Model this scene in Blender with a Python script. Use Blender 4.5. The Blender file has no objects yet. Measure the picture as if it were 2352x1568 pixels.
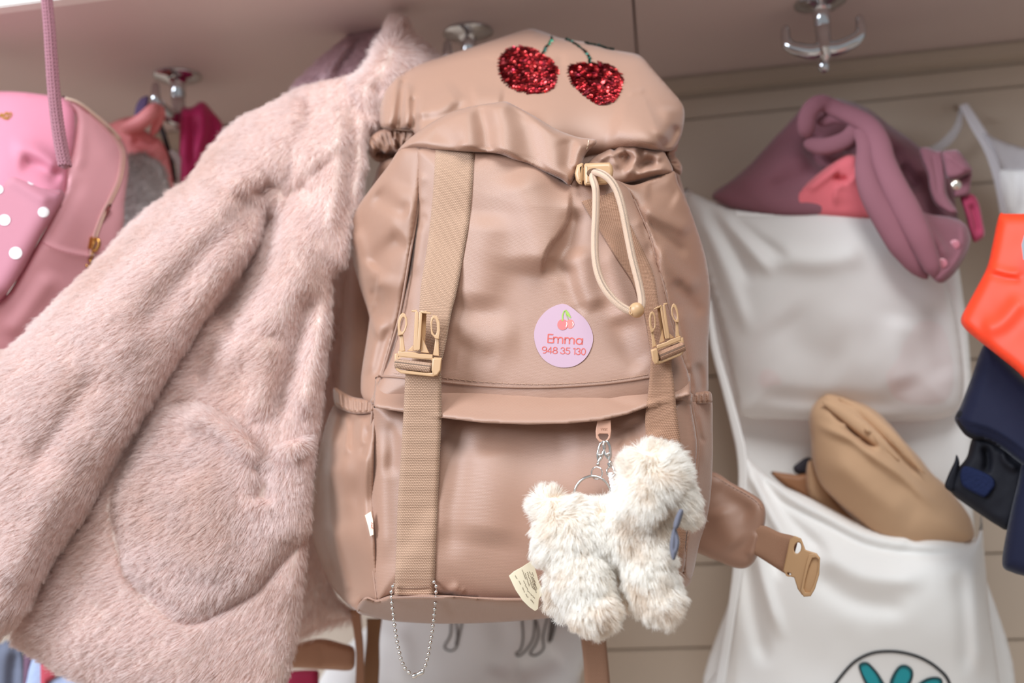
import bpy, bmesh, math, random
import numpy as np
from mathutils import Vector, Matrix
from mathutils.geometry import delaunay_2d_cdt

random.seed(7)
rng = np.random.default_rng(7)
SC = bpy.context.scene
COL = SC.collection

# ---------------------------------------------------------------- camera
CAM = np.array([0.0, 0.0, 1.10])
YAW, PITCH, ROLL = math.radians(8.34), math.radians(5.69), math.radians(-3.21)
FPX = 2352 * 35 / 36
_f = np.array([-math.sin(YAW) * math.cos(PITCH), math.cos(YAW) * math.cos(PITCH), math.sin(PITCH)])
_r0 = np.array([math.cos(YAW), math.sin(YAW), 0.0])
_u0 = np.cross(_r0, _f)
RT = _r0 * math.cos(ROLL) + _u0 * math.sin(ROLL)
UP = _u0 * math.cos(ROLL) - _r0 * math.sin(ROLL)
cd = bpy.data.cameras.new('camera')
cam = bpy.data.objects.new('camera', cd)
COL.objects.link(cam)
cd.lens, cd.sensor_width, cd.clip_start = 35, 36, 0.02
cam.matrix_world = Matrix(((RT[0], UP[0], -_f[0], CAM[0]), (RT[1], UP[1], -_f[1], CAM[1]),
                           (RT[2], UP[2], -_f[2], CAM[2]), (0, 0, 0, 1)))
cd.dof.use_dof = True
cd.dof.focus_distance = 0.665
cd.dof.aperture_fstop = 3.4
SC.camera = cam

# ---------------------------------------------------------------- light, sky, exposure
SC.view_settings.view_transform = 'Standard'
SC.view_settings.look = 'None'
SC.view_settings.gamma = 1
SC.view_settings.use_curve_mapping = False
SC.view_settings.exposure = 0.17
SC.cycles.diffuse_bounces = 8
SC.cycles.max_bounces = 12
W = bpy.data.worlds.new('room_light')
SC.world = W
W.use_nodes = True
W.node_tree.nodes['Background'].inputs[0].default_value = (0.94, 0.99, 1.03, 1)
W.node_tree.nodes['Background'].inputs[1].default_value = 0.34


def area(name, loc, target, size, energy, color):
    l = bpy.data.lights.new(name, 'AREA')
    l.shape, l.size, l.size_y, l.energy, l.color = 'RECTANGLE', size[0], size[1], energy, color
    o = bpy.data.objects.new(name, l)
    COL.objects.link(o)
    o.location = loc
    o.rotation_euler = (Vector(target) - Vector(loc)).to_track_quat('-Z', 'Y').to_euler()


area('window_light', (-1.85, -0.9, 2.15), (-0.1, 0.75, 1.15), (1.3, 1.3), 80, (0.86, 0.95, 1.06))
area('ceiling_lamp', (0.25, -0.25, 2.45), (0.05, 0.8, 1.1), (0.8, 0.8), 22, (0.95, 0.985, 1.0))


# ---------------------------------------------------------------- helpers
def P(px, py, Y):
    """point where the sight line through (px, py) meets the upright plane at distance Y from the camera's wall plane"""
    px, py, Y = np.broadcast_arrays(np.asarray(px, float), np.asarray(py, float), np.asarray(Y, float))
    d = _f + RT * ((px - 1176) / FPX)[..., None] + UP * ((784 - py) / FPX)[..., None]
    return CAM + d * (Y / d[..., 1])[..., None]


def pxm(Y):
    return Y / FPX


def lin(c):
    c = np.asarray(c, float) / 255
    return tuple(np.where(c <= 0.04045, c / 12.92, ((c + 0.055) / 1.055) ** 2.4)) + (1.0,)


def cat(pts, n=8, closed=False):
    """Catmull-Rom through points of any dimension"""
    p = np.asarray(pts, float)
    if len(p) < 3 and not closed:
        return p
    N = len(p)
    out = []
    for i in range(N if closed else N - 1):
        if closed:
            a, b, c, d = p[(i - 1) % N], p[i], p[(i + 1) % N], p[(i + 2) % N]
        else:
            a, b, c, d = p[max(i - 1, 0)], p[i], p[i + 1], p[min(i + 2, N - 1)]
        t = np.linspace(0, 1, n, endpoint=False)[:, None]
        out.append(0.5 * (2 * b + (c - a) * t + (2 * a - 5 * b + 4 * c - d) * t ** 2 + (3 * b - a - 3 * c + d) * t ** 3))
    out = np.concatenate(out)
    return out if closed else np.vstack([out, p[-1]])


def resample(p, step, closed=False):
    q = np.vstack([p, p[:1]]) if closed else p
    L = np.concatenate([[0], np.cumsum(np.linalg.norm(np.diff(q[:, :2], axis=0), axis=1))])
    n = max(4, int(L[-1] / step))
    t = np.linspace(0, L[-1], n + (0 if closed else 1), endpoint=not closed)
    return np.stack([np.interp(t, L, q[:, k]) for k in range(q.shape[1])], 1)


def seg_dist(pt, poly, closed=False):
    """distance, signed side (+ = right hand of travel in image axes) and run fraction to a polyline"""
    q = np.vstack([poly, poly[:1]]) if closed else poly
    best = np.full(len(pt), 1e9)
    side = np.zeros(len(pt))
    run = np.zeros(len(pt))
    L = np.linalg.norm(np.diff(q, axis=0), axis=1)
    tot, acc = max(L.sum(), 1e-6), 0.0
    for i in range(len(q) - 1):
        a, ab = q[i], q[i + 1] - q[i]
        ap = pt - a
        t = np.clip((ap @ ab) / max(ab @ ab, 1e-9), 0, 1)
        e = ap - t[:, None] * ab
        dd = np.hypot(e[:, 0], e[:, 1])
        m = dd < best
        best[m] = dd[m]
        side[m] = np.sign(ab[0] * ap[m, 1] - ab[1] * ap[m, 0])
        run[m] = (acc + t[m] * L[i]) / tot
        acc += L[i]
    return best, side, run


def inside(pt, poly):
    x, y = pt[:, 0], pt[:, 1]
    c = np.zeros(len(pt), bool)
    j = len(poly) - 1
    for i in range(len(poly)):
        xi, yi = poly[i]
        xj, yj = poly[j]
        m = ((yi > y) != (yj > y)) & (x < (xj - xi) * (y - yi) / (yj - yi + 1e-12) + xi)
        c ^= m
        j = i
    return c


def sstep(a, b, x):
    t = np.clip((x - a) / (b - a), 0, 1)
    return t * t * (3 - 2 * t)


_NT = rng.random((64, 64))


def vnoise(x, y):
    xi, yi = np.floor(x).astype(int), np.floor(y).astype(int)
    fx, fy = x - xi, y - yi
    fx, fy = fx * fx * (3 - 2 * fx), fy * fy * (3 - 2 * fy)
    g = lambda a, b: _NT[a % 64, b % 64]
    return (g(xi, yi) * (1 - fx) + g(xi + 1, yi) * fx) * (1 - fy) + (g(xi, yi + 1) * (1 - fx) + g(xi + 1, yi + 1) * fx) * fy - 0.5


def tps(ctrl):
    c = np.asarray(ctrl, float)
    if c.ndim == 0:
        return lambda q: np.full(len(q), float(c))
    p, v = c[:, :2] / 1000, c[:, 2]
    n = len(p)
    if n <= 4:      # few points: a gently regularised plane
        pm, vm = p.mean(0), v.mean()
        d = p - pm
        g = np.linalg.solve(d.T @ d + np.eye(2) * 1.2e-3, d.T @ (v - vm))
        return lambda q: vm + (np.asarray(q, float) / 1000 - pm) @ g

    def K(r2):
        return 0.5 * r2 * np.log(r2 + 1e-12)
    A = np.zeros((n + 3, n + 3))
    A[:n, :n] = K(((p[:, None] - p[None]) ** 2).sum(2)) + np.eye(n) * 1e-4
    A[:n, n] = 1
    A[:n, n + 1:] = p
    A[n:, :n] = A[:n, n:].T
    w = np.linalg.lstsq(A, np.concatenate([v, [0, 0, 0]]), rcond=None)[0]

    def fn(q):
        q = np.asarray(q, float) / 1000
        return K(((q[:, None] - p[None]) ** 2).sum(2)) @ w[:n] + w[n] + q @ w[n + 1:]
    return fn


def link(name, me, m=None, parent=None, smooth=True):
    o = bpy.data.objects.new(name, me)
    COL.objects.link(o)
    if m is not None:
        me.materials.append(m)
    if smooth and hasattr(me, 'polygons'):
        me.polygons.foreach_set('use_smooth', np.ones(len(me.polygons), bool))
    if parent is not None:
        o.parent = parent
        o.matrix_parent_inverse = Matrix.Translation(-Vector(root_loc(parent)))
    return o


def root_loc(o):
    return o.location if o.type == 'EMPTY' else Vector((0, 0, 0))


def mesh(name, V, F, m=None, parent=None, smooth=True, uv=None):
    me = bpy.data.meshes.new(name)
    me.from_pydata(np.asarray(V).tolist(), [], F if isinstance(F, list) else np.asarray(F).tolist())
    if uv is not None:
        l = me.uv_layers.new(name='UVMap')
        vi = np.zeros(len(me.loops), int)
        me.loops.foreach_get('vertex_index', vi)
        l.data.foreach_set('uv', np.asarray(uv, float)[vi].ravel())
    me.update()
    return link(name, me, m, parent, smooth)


def thing(name, label, category, loc, group=None):
    o = bpy.data.objects.new(name, None)
    COL.objects.link(o)
    o.empty_display_size = 0.02
    o.location = tuple(loc)
    tag(o, label, category, group)
    return o


def tag(o, label=None, category=None, group=None, kind=None):
    for k, v in (('label', label), ('category', category), ('group', group), ('kind', kind)):
        if v:
            o[k] = v
    return o


class Soft:
    """a stuffed or draped cloth piece: outline in photo pixels, carried to real depth, rounded edges, folds as strokes.
    stroke = (kind, width px, height mm, points); 'r' ridge/groove, 's' overlap step raised on the right-hand side of travel"""

    def __init__(s, name, outline, depth, m, parent=None, thick=12, w=60, back=12, strokes=(), step=7, noise=(0, 60),
                 sharp=False, power=2.0, extra=None, build=True, shrink=0.0, gain=1.0):
        s.poly = resample(np.asarray(outline, float) if sharp else cat(outline, 8, True), step, True)
        if shrink:
            t = np.roll(s.poly, -3, 0) - np.roll(s.poly, 3, 0)
            t /= np.linalg.norm(t, axis=1)[:, None] + 1e-9
            nrm = np.stack([-t[:, 1], t[:, 0]], 1)
            x, y = s.poly.T
            nrm *= np.sign((x * np.roll(y, -1) - np.roll(x, -1) * y).sum())
            s.poly = resample(s.poly + nrm * shrink, step, True)
        s.base = tps(depth)
        s.thick, s.w, s.strokes, s.noise, s.power, s.extra = thick, w, [(k, wd, a * gain, resample(cat(p, 6), max(4, wd / 3))) for k, wd, a, p in strokes], noise, power, extra
        lo, hi = s.poly.min(0), s.poly.max(0)
        xs, ys = np.arange(lo[0], hi[0], step), np.arange(lo[1], hi[1], step * 0.87)
        X, Y = np.meshgrid(xs, ys)
        X[1::2] += step / 2
        g = np.stack([X.ravel(), Y.ravel()], 1)
        g = g[inside(g, s.poly)]
        g = g[seg_dist(g, s.poly, True)[0] > step * 0.55]
        nb = len(s.poly)
        pts = [Vector(q) for q in s.poly.tolist()] + [Vector(q) for q in g.tolist()]
        v, _, f, _, _, _ = delaunay_2d_cdt(pts, [], [list(range(nb))], 1, 1e-5)
        q = np.array([(a.x, a.y) for a in v])
        F = np.array([t for t in f if len(t) == 3])
        s.q = q
        Yf = s.y(q)
        V = P(q[:, 0], q[:, 1], Yf)
        s.V, s.F = V, F
        n = np.cross(V[F[:, 1]] - V[F[:, 0]], V[F[:, 2]] - V[F[:, 0]])
        flip = (n * (CAM - V[F[:, 0]])).sum(1) < 0
        F[flip] = F[flip][:, ::-1]
        n[flip] *= -1
        s.FN = n
        N = np.zeros_like(V)
        for k in range(3):
            np.add.at(N, F[:, k], n)
        s.N = N / (np.linalg.norm(N, axis=1)[:, None] + 1e-12)
        s.o = None
        if build:
            d = seg_dist(q, s.poly, True)[0]
            t = np.clip(d / s.w, 0, 1)
            Yb = s.base(q) + back / 1000 * (1 - (1 - t) ** s.power) ** (1 / s.power)
            Vb = P(q[:, 0], q[:, 1], np.maximum(Yb, Yf + 0.0004 * (d > 1)))
            edge = d < 1e-3
            idx = np.where(edge, np.arange(len(q)), len(q) + np.arange(len(q)))
            FF = np.vstack([F, idx[F][:, ::-1]])
            VV = np.vstack([V, Vb])
            used = np.zeros(len(VV), bool)
            used[FF.ravel()] = True
            re = np.cumsum(used) - 1
            uv = np.stack([VV[:, 0], VV[:, 2]], 1)
            s.o = mesh(name, VV[used], re[FF], m, parent, uv=uv[used])

    def y(s, q):
        q = np.asarray(q, float).reshape(-1, 2)
        d = seg_dist(q, s.poly, True)[0]
        t = np.clip(d / s.w, 0, 1)
        h = s.thick * (1 - (1 - t) ** s.power) ** (1 / s.power)
        fade = sstep(0, min(14, s.w), d)
        e = np.zeros(len(q))
        for k, wd, a, p in s.strokes:
            bb = (q[:, 0] > p[:, 0].min() - 4 * wd) & (q[:, 0] < p[:, 0].max() + 4 * wd) & (q[:, 1] > p[:, 1].min() - 4 * wd) & (q[:, 1] < p[:, 1].max() + 4 * wd)
            if not bb.any():
                continue
            dd, sd, rn = seg_dist(q[bb], p)
            tp = sstep(0, 0.22, rn) * sstep(0, 0.22, 1 - rn) if k in 'rs' else np.ones(len(dd))
            if k in 'rR':
                e[bb] += a * tp * np.exp(-(dd / wd) ** 2)
            else:
                sg = dd * sd
                e[bb] += a * tp * sstep(-3, 5, sg) * np.exp(-np.clip(sg, 0, None) / wd)
        if s.noise[0]:
            f = s.noise[1]
            e += s.noise[0] * (vnoise(q[:, 0] / f, q[:, 1] / f) + 0.5 * vnoise(q[:, 0] / f * 2.1 + 9, q[:, 1] / f * 2.1))
        if s.extra:
            e += s.extra(q)
        return s.base(q) - (h + e * fade) / 1000

    def yin(s, q):
        q = np.asarray(q, float).reshape(-1, 2)
        r = s.y(q)
        return np.where(inside(q, s.poly), r, 9.0)

    def at(s, px, py, lift=0.0):
        px, py = np.atleast_1d(px), np.atleast_1d(py)
        q = np.stack(np.broadcast_arrays(np.asarray(px, float), np.asarray(py, float)), 1)
        return s.y(q) - lift / 1000


def ribbon(name, left, right, depth, m, parent=None, thick=1.4, n=60, across=8, lift=1.0, crown=0.0, wscale=None):
    """webbing: two edge lines in photo pixels laid on a depth function; real thickness; uv in metres"""
    L, R = cat(left, 10), cat(right, 10)
    rs = lambda p: np.stack([np.interp(np.linspace(0, 1, n), np.linspace(0, 1, len(p)), p[:, k]) for k in range(2)], 1)
    L, R = rs(L), rs(R)
    t = np.linspace(0, 1, across)
    G = L[:, None] * (1 - t)[None, :, None] + R[:, None] * t[None, :, None]
    q = G.reshape(-1, 2)
    Y = (depth(q) if callable(depth) else tps(depth)(q)).reshape(n, across)
    Y = Y - (lift + crown * (1 - (2 * t - 1) ** 2)[None]) / 1000
    rim = np.where((t == 0) | (t == 1), 0.35, 0.0)[None]
    top = P(G[..., 0], G[..., 1], Y + rim * thick / 1000)
    bot = P(G[..., 0], G[..., 1], Y + (1 - rim) * thick / 1000)
    wid = np.linalg.norm(top[:, -1] - top[:, 0], axis=1).mean() if wscale is None else wscale
    s = np.concatenate([[0], np.cumsum(np.linalg.norm(np.diff(top.mean(1), axis=0), axis=1))])
    UV = np.stack(np.broadcast_arrays((t * wid)[None], s[:, None]), 2)
    I = np.arange(n * across).reshape(n, across)
    F = []
    for i in range(n - 1):
        for j in range(across - 1):
            F.append((I[i, j], I[i, j + 1], I[i + 1, j + 1], I[i + 1, j]))
            F.append(tuple(n * across + a for a in (I[i, j], I[i + 1, j], I[i + 1, j + 1], I[i, j + 1])))
        for j, fl in ((0, 0), (across - 1, 1)):
            a, b = I[i, j], I[i + 1, j]
            f = (a, b, b + n * across, a + n * across)
            F.append(f if not fl else f[::-1])
    for i, fl in ((0, 0), (n - 1, 1)):
        for j in range(across - 1):
            a, b = I[i, j], I[i, j + 1]
            f = (b, a, a + n * across, b + n * across)
            F.append(f if not fl else f[::-1])
    V = np.vstack([top.reshape(-1, 3), bot.reshape(-1, 3)])
    return mesh(name, V, [tuple(int(x) for x in f) for f in F], m, parent, uv=np.vstack([UV.reshape(-1, 2)] * 2))


def tube(name, path, r, m, parent=None, sides=12, closed=False, ends=None, world=False, smooth=6, flat=1.0):
    """round cord or wire along (px, py, Y) points (or world points); r in mm, number or per-point list"""
    p = cat(path, smooth, closed) if smooth > 1 else np.asarray(path, float)
    W_ = p if world else P(p[:, 0], p[:, 1], p[:, 2])
    n = len(W_)
    rr = np.interp(np.linspace(0, 1, n), np.linspace(0, 1, len(np.atleast_1d(r))), np.atleast_1d(r)) / 1000
    if ends and not closed:
        s_ = np.linspace(0, 1, n) * n
        rr = rr * np.sqrt(np.clip(np.minimum(s_, n - s_) / ends, 0.03, 1))
    T = np.roll(W_, -1, 0) - np.roll(W_, 1, 0) if closed else np.gradient(W_, axis=0)
    T /= np.linalg.norm(T, axis=1)[:, None] + 1e-12
    a = np.array([0, -1.0, 0.13])
    U = a - (T @ a)[:, None] * T
    U /= np.linalg.norm(U, axis=1)[:, None]
    B = np.cross(T, U)
    ang = np.linspace(0, 2 * math.pi, sides, endpoint=False)
    V = W_[:, None] + rr[:, None, None] * (flat * np.cos(ang)[None, :, None] * U[:, None] + np.sin(ang)[None, :, None] * B[:, None])
    s = np.concatenate([[0], np.cumsum(np.linalg.norm(np.diff(W_, axis=0), axis=1))])
    UV = np.stack(np.broadcast_arrays((ang * rr.mean())[None], s[:, None]), 2)
    F = []
    for i in range(n if closed else n - 1):
        for j in range(sides):
            k, l = (i + 1) % n, (j + 1) % sides
            F.append((i * sides + j, i * sides + l, k * sides + l, k * sides + j))
    if not closed:
        F.append(tuple(range(sides))[::-1])
        F.append(tuple((n - 1) * sides + j for j in range(sides)))
    return mesh(name, V.reshape(-1, 3), F, m, parent, uv=UV.reshape(-1, 2))


def prism(name, polys, Y, thick, m, parent=None, bevel=1.2, smooth=True):
    """moulded plate: closed outlines (first solid, inner ones become holes) in photo pixels, thick and bevel in pixels, Y number or function"""
    cu = bpy.data.curves.new(name, 'CURVE')
    cu.dimensions, cu.fill_mode = '2D', 'BOTH'
    cu.extrude, cu.bevel_depth, cu.bevel_resolution = max(thick / 2 - bevel, 0.01), bevel, 2
    cu.offset = -bevel
    for p in polys:
        sp = cu.splines.new('POLY')
        sp.points.add(len(p) - 1)
        sp.points.foreach_set('co', np.array([(a, -b, 0, 1) for a, b in p], float).ravel())
        sp.use_cyclic_u = True
    o = bpy.data.objects.new('tmp', cu)
    COL.objects.link(o)
    dg = bpy.context.evaluated_depsgraph_get()
    me = bpy.data.meshes.new_from_object(o.evaluated_get(dg))
    bpy.data.objects.remove(o)
    bpy.data.curves.remove(cu)
    c = np.zeros(len(me.vertices) * 3)
    me.vertices.foreach_get('co', c)
    c = c.reshape(-1, 3)
    Yc = Y(np.stack([c[:, 0], -c[:, 1]], 1)) if callable(Y) else np.full(len(c), float(Y))
    w = P(c[:, 0], -c[:, 1], Yc - c[:, 2] * pxm(Yc))
    me.vertices.foreach_set('co', w.ravel())
    me.update()
    me.name = name
    me.materials.clear()
    ob = link(name, me, m, parent, False)
    if smooth:
        try:
            me.polygons.foreach_set('use_smooth', np.ones(len(me.polygons), bool))
            me.set_sharp_from_angle(angle=math.radians(35))
        except Exception:
            pass
    return ob


def strokes_mesh(name, lines, width, depth, m, parent=None, lift=0.15, cap=True, thick=0.15):
    """flat print or stitching: polylines in photo pixels as narrow raised bands on a depth function"""
    V, F = [], []
    for ln in lines:
        p = np.asarray(ln, float)
        wd = width
        if p.shape[1] == 3:
            wd, p = p[:, 2], p[:, :2]
        d = np.gradient(p, axis=0)
        d /= np.linalg.norm(d, axis=1)[:, None] + 1e-9
        if cap:
            p = p.copy()
            p[0] -= d[0] * np.atleast_1d(wd)[0] * 0.3
            p[-1] += d[-1] * np.atleast_1d(wd)[-1] * 0.3
        nrm = np.stack([-d[:, 1], d[:, 0]], 1) * (np.atleast_1d(wd) / 2)[:, None]
        a, b = p + nrm, p - nrm
        q = np.concatenate([a, b])
        Y = depth(q) - lift / 1000
        k, n = len(V), len(p)
        V += P(q[:, 0], q[:, 1], Y).tolist()
        V += P(q[:, 0], q[:, 1], Y + thick / 1000).tolist()
        for i in range(n - 1):
            A, B, C, D = k + i, k + i + 1, k + n + i + 1, k + n + i
            F.append((A, B, C, D))
            e = 2 * n
            F.append((D + e, C + e, B + e, A + e))
            F.append((A, A + e, B + e, B))
            F.append((D, C, C + e, D + e))
        for i, fl in ((0, 0), (n - 1, 1)):
            f = (k + i, k + n + i, k + 3 * n + i, k + 2 * n + i)
            F.append(f[::-1] if fl else f)
    o = mesh(name, V, F, m, parent, smooth=False)
    if len(lines) > 6:
        o['kind'] = 'stuff'
    return o


def dashes(line, dash, gap, jitter=0.0):
    p = resample(cat(line, 8), 1.5)
    L = np.concatenate([[0], np.cumsum(np.linalg.norm(np.diff(p, axis=0), axis=1))])
    out, t = [], 0.0
    while t + dash < L[-1]:
        tt = np.linspace(t, t + dash, 4)
        q = np.stack([np.interp(tt, L, p[:, 0]), np.interp(tt, L, p[:, 1])], 1)
        if jitter:
            q[-1, 1] += jitter
            q[0, 1] -= jitter
        out.append(q)
        t += dash + gap
    return out


def ellipse(cx, cy, rx, ry, n=24, rot=0.0, a0=0.0, a1=2 * math.pi, end=False):
    a = np.linspace(a0, a1, n, endpoint=end)
    x, y = rx * np.cos(a), ry * np.sin(a)
    return np.stack([cx + x * math.cos(rot) - y * math.sin(rot), cy + x * math.sin(rot) + y * math.cos(rot)], 1)


def lathe(name, prof, m, parent, origin, axis, sides=32):
    """prof: (r, h) in metres turned about axis through origin"""
    ax = Vector(axis).normalized()
    x = ax.orthogonal().normalized()
    y = ax.cross(x)
    V, F = [], []
    for r, h in prof:
        for k in range(sides):
            a = 2 * math.pi * k / sides
            V.append(Vector(origin) + ax * h + x * (r * math.cos(a)) + y * (r * math.sin(a)))
    n = len(prof)
    for i in range(n - 1):
        for k in range(sides):
            l = (k + 1) % sides
            F.append((i * sides + k, i * sides + l, (i + 1) * sides + l, (i + 1) * sides + k))
    F.append(tuple(range(sides))[::-1])
    F.append(tuple((n - 1) * sides + k for k in range(sides)))
    o = mesh(name, [tuple(v) for v in V], F, m, parent)
    o.data.set_sharp_from_angle(angle=math.radians(40))
    return o


def ball(name, c, r, m, parent=None, seg=16, rings=10, scale=(1, 1, 1)):
    bm = bmesh.new()
    bmesh.ops.create_uvsphere(bm, u_segments=seg, v_segments=rings, radius=r)
    for v in bm.verts:
        v.co = Vector((v.co.x * scale[0], v.co.y * scale[1], v.co.z * scale[2])) + Vector(c)
    me = bpy.data.meshes.new(name)
    bm.to_mesh(me)
    bm.free()
    return link(name, me, m, parent)


def box(name, lo, hi, m, parent=None, bevel=0.0):
    bm = bmesh.new()
    bmesh.ops.create_cube(bm, size=1)
    lo, hi = Vector(lo), Vector(hi)
    for v in bm.verts:
        v.co = Vector([(lo[k] + hi[k]) / 2 + v.co[k] * (hi[k] - lo[k]) for k in range(3)])
    if bevel:
        bmesh.ops.bevel(bm, geom=bm.edges[:], offset=bevel, segments=2, affect='EDGES')
    me = bpy.data.meshes.new(name)
    bm.to_mesh(me)
    bm.free()
    return link(name, me, m, parent, smooth=False)


def fur(name, parts, n, length, comb, m, parent, lift=(1.1, 0.25), radius=(0.13, 0.04), clump=0.5, cell=26, seg=4,
        wild=0.5, backfacing=False, jit=0.3):
    """pile standing on cloth: parts = list of (V, F, N, q) tri arrays; comb(q) gives the lay of the pile in image axes; length mm"""
    R, Nn, Q = [], [], []
    areas = []
    for V, F, N, q in parts:
        a = np.linalg.norm(np.cross(V[F[:, 1]] - V[F[:, 0]], V[F[:, 2]] - V[F[:, 0]]), axis=1)
        areas.append(a)
    tot = sum(a.sum() for a in areas)
    for (V, F, N, q), a in zip(parts, areas):
        k = int(n * a.sum() / tot)
        t = rng.choice(len(F), k, p=a / a.sum())
        u, v = rng.random(k), rng.random(k)
        s = u + v > 1
        u[s], v[s] = 1 - u[s], 1 - v[s]
        w = np.stack([1 - u - v, u, v], 1)
        R.append((V[F[t]] * w[..., None]).sum(1))
        Nn.append((N[F[t]] * w[..., None]).sum(1))
        Q.append((q[F[t]] * w[..., None]).sum(1))
    R, Nn, Q = np.concatenate(R), np.concatenate(Nn), np.concatenate(Q)
    Nn /= np.linalg.norm(Nn, axis=1)[:, None] + 1e-9
    k = len(R)
    d = comb(Q)
    ang = np.arctan2(d[:, 1], d[:, 0])
    cs = np.floor(Q / cell + 0.35 * np.stack([vnoise(Q[:, 1] / 40, Q[:, 0] / 40), vnoise(Q[:, 0] / 40 + 7, Q[:, 1] / 40)], 1))
    hsh = lambda a, b, s_: np.modf(np.abs(np.sin(a * 12.9898 + b * 78.233 + s_) * 43758.5453))[0]
    c1, c2, c3 = hsh(cs[:, 0], cs[:, 1], 1.1), hsh(cs[:, 0], cs[:, 1], 4.7), hsh(cs[:, 0], cs[:, 1], 8.3)
    ang = ang + wild * (1.3 * vnoise(Q[:, 0] / 60, Q[:, 1] / 60) + 0.9 * vnoise(Q[:, 0] / 23 + 5, Q[:, 1] / 23) + 0.5 * (c3 - 0.5)) + rng.normal(0, jit, k) * 0.7
    T = RT[None] * np.cos(ang)[:, None] - UP[None] * np.sin(ang)[:, None]
    T = T - (T * Nn).sum(1)[:, None] * Nn
    T /= np.linalg.norm(T, axis=1)[:, None] + 1e-9
    L = length / 1000 * (0.75 + 0.5 * rng.random(k)) * (0.85 + 0.5 * c3 + 0.5 * vnoise(Q[:, 0] / 35 + 3, Q[:, 1] / 35))
    pm = pxm((R - CAM) @ _f)
    cc = (cs + 0.2 + 0.6 * np.stack([c1, c2], 1)) * cell
    sh = (cc - Q)
    SH = (RT[None] * sh[:, :1] - UP[None] * sh[:, 1:]) * pm[:, None] * clump
    t = np.linspace(0, 1, seg + 1)
    pts = np.zeros((k, seg + 1, 3))
    pts[:, 0] = R - Nn * 0.0004
    la = lift[0] + (lift[1] - lift[0]) * t + 0
    jl = rng.normal(0, 0.12, k)
    for i in range(1, seg + 1):
        th = np.clip(la[i] + jl, 0.02, 1.5)
        pts[:, i] = pts[:, i - 1] + (L / seg)[:, None] * (np.cos(th)[:, None] * T + np.sin(th)[:, None] * Nn)
    pts += SH[:, None] * (t ** 1.6)[None, :, None]
    hc = bpy.data.hair_curves.new(name)
    hc.add_curves([seg + 1] * k)
    hc.position_data.foreach_set('vector', pts.astype(np.float32).ravel())
    ra = hc.attributes.new('radius', 'FLOAT', 'POINT')
    rr = np.broadcast_to((radius[0] + (radius[1] - radius[0]) * t ** 1.5)[None] / 1000, (k, seg + 1))
    ra.data.foreach_set('value', rr.astype(np.float32).ravel())
    o = bpy.data.objects.new(name, hc)
    COL.objects.link(o)
    hc.materials.append(m)
    o.parent = parent
    o.matrix_parent_inverse = Matrix.Translation(-Vector(root_loc(parent)))
    o['kind'] = 'stuff'
    return o


# ---------------------------------------------------------------- materials
def nodes(name):
    m = bpy.data.materials.new(name)
    m.use_nodes = True
    nt = m.node_tree
    return m, nt, nt.nodes['Principled BSDF']


def N_(nt, t, **kw):
    n = nt.nodes.new(t)
    for k, v in kw.items():
        if k.startswith('i'):
            n.inputs[int(k[1:])].default_value = v
        else:
            setattr(n, k, v)
    return n


def plain(name, c, rough=0.5, metal=0.0, spec=0.5, var=0.0, scale=30, bump=0.0, sheen=0.0, trans=0.0):
    m, nt, b = nodes(name)
    b.inputs['Base Color'].default_value = lin(c)
    b.inputs['Roughness'].default_value = rough
    b.inputs['Metallic'].default_value = metal
    b.inputs['Specular IOR Level'].default_value = spec
    b.inputs['Sheen Weight'].default_value = sheen
    b.inputs['Sheen Roughness'].default_value = 0.4
    if trans:
        b.inputs['Subsurface Weight'].default_value = trans
        b.inputs['Subsurface Scale'].default_value = 0.003
    if var or bump:
        tc = N_(nt, 'ShaderNodeTexCoord')
        no = N_(nt, 'ShaderNodeTexNoise')
        no.inputs['Scale'].default_value = scale
        no.inputs['Detail'].default_value = 4
        nt.links.new(tc.outputs['Object'], no.inputs['Vector'])
        if var:
            mx = N_(nt, 'ShaderNodeHueSaturation')
            mx.inputs['Color'].default_value = lin(c)
            mr = N_(nt, 'ShaderNodeMapRange')
            mr.inputs['To Min'].default_value, mr.inputs['To Max'].default_value = 1 - var, 1 + var
            nt.links.new(no.outputs['Fac'], mr.inputs['Value'])
            nt.links.new(mr.outputs['Result'], mx.inputs['Value'])
            nt.links.new(mx.outputs['Color'], b.inputs['Base Color'])
        if bump:
            bp = N_(nt, 'ShaderNodeBump')
            bp.inputs['Strength'].default_value = bump
            bp.inputs['Distance'].default_value = 0.002
            nt.links.new(no.outputs['Fac'], bp.inputs['Height'])
            nt.links.new(bp.outputs['Normal'], b.inputs['Normal'])
    return m


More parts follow.
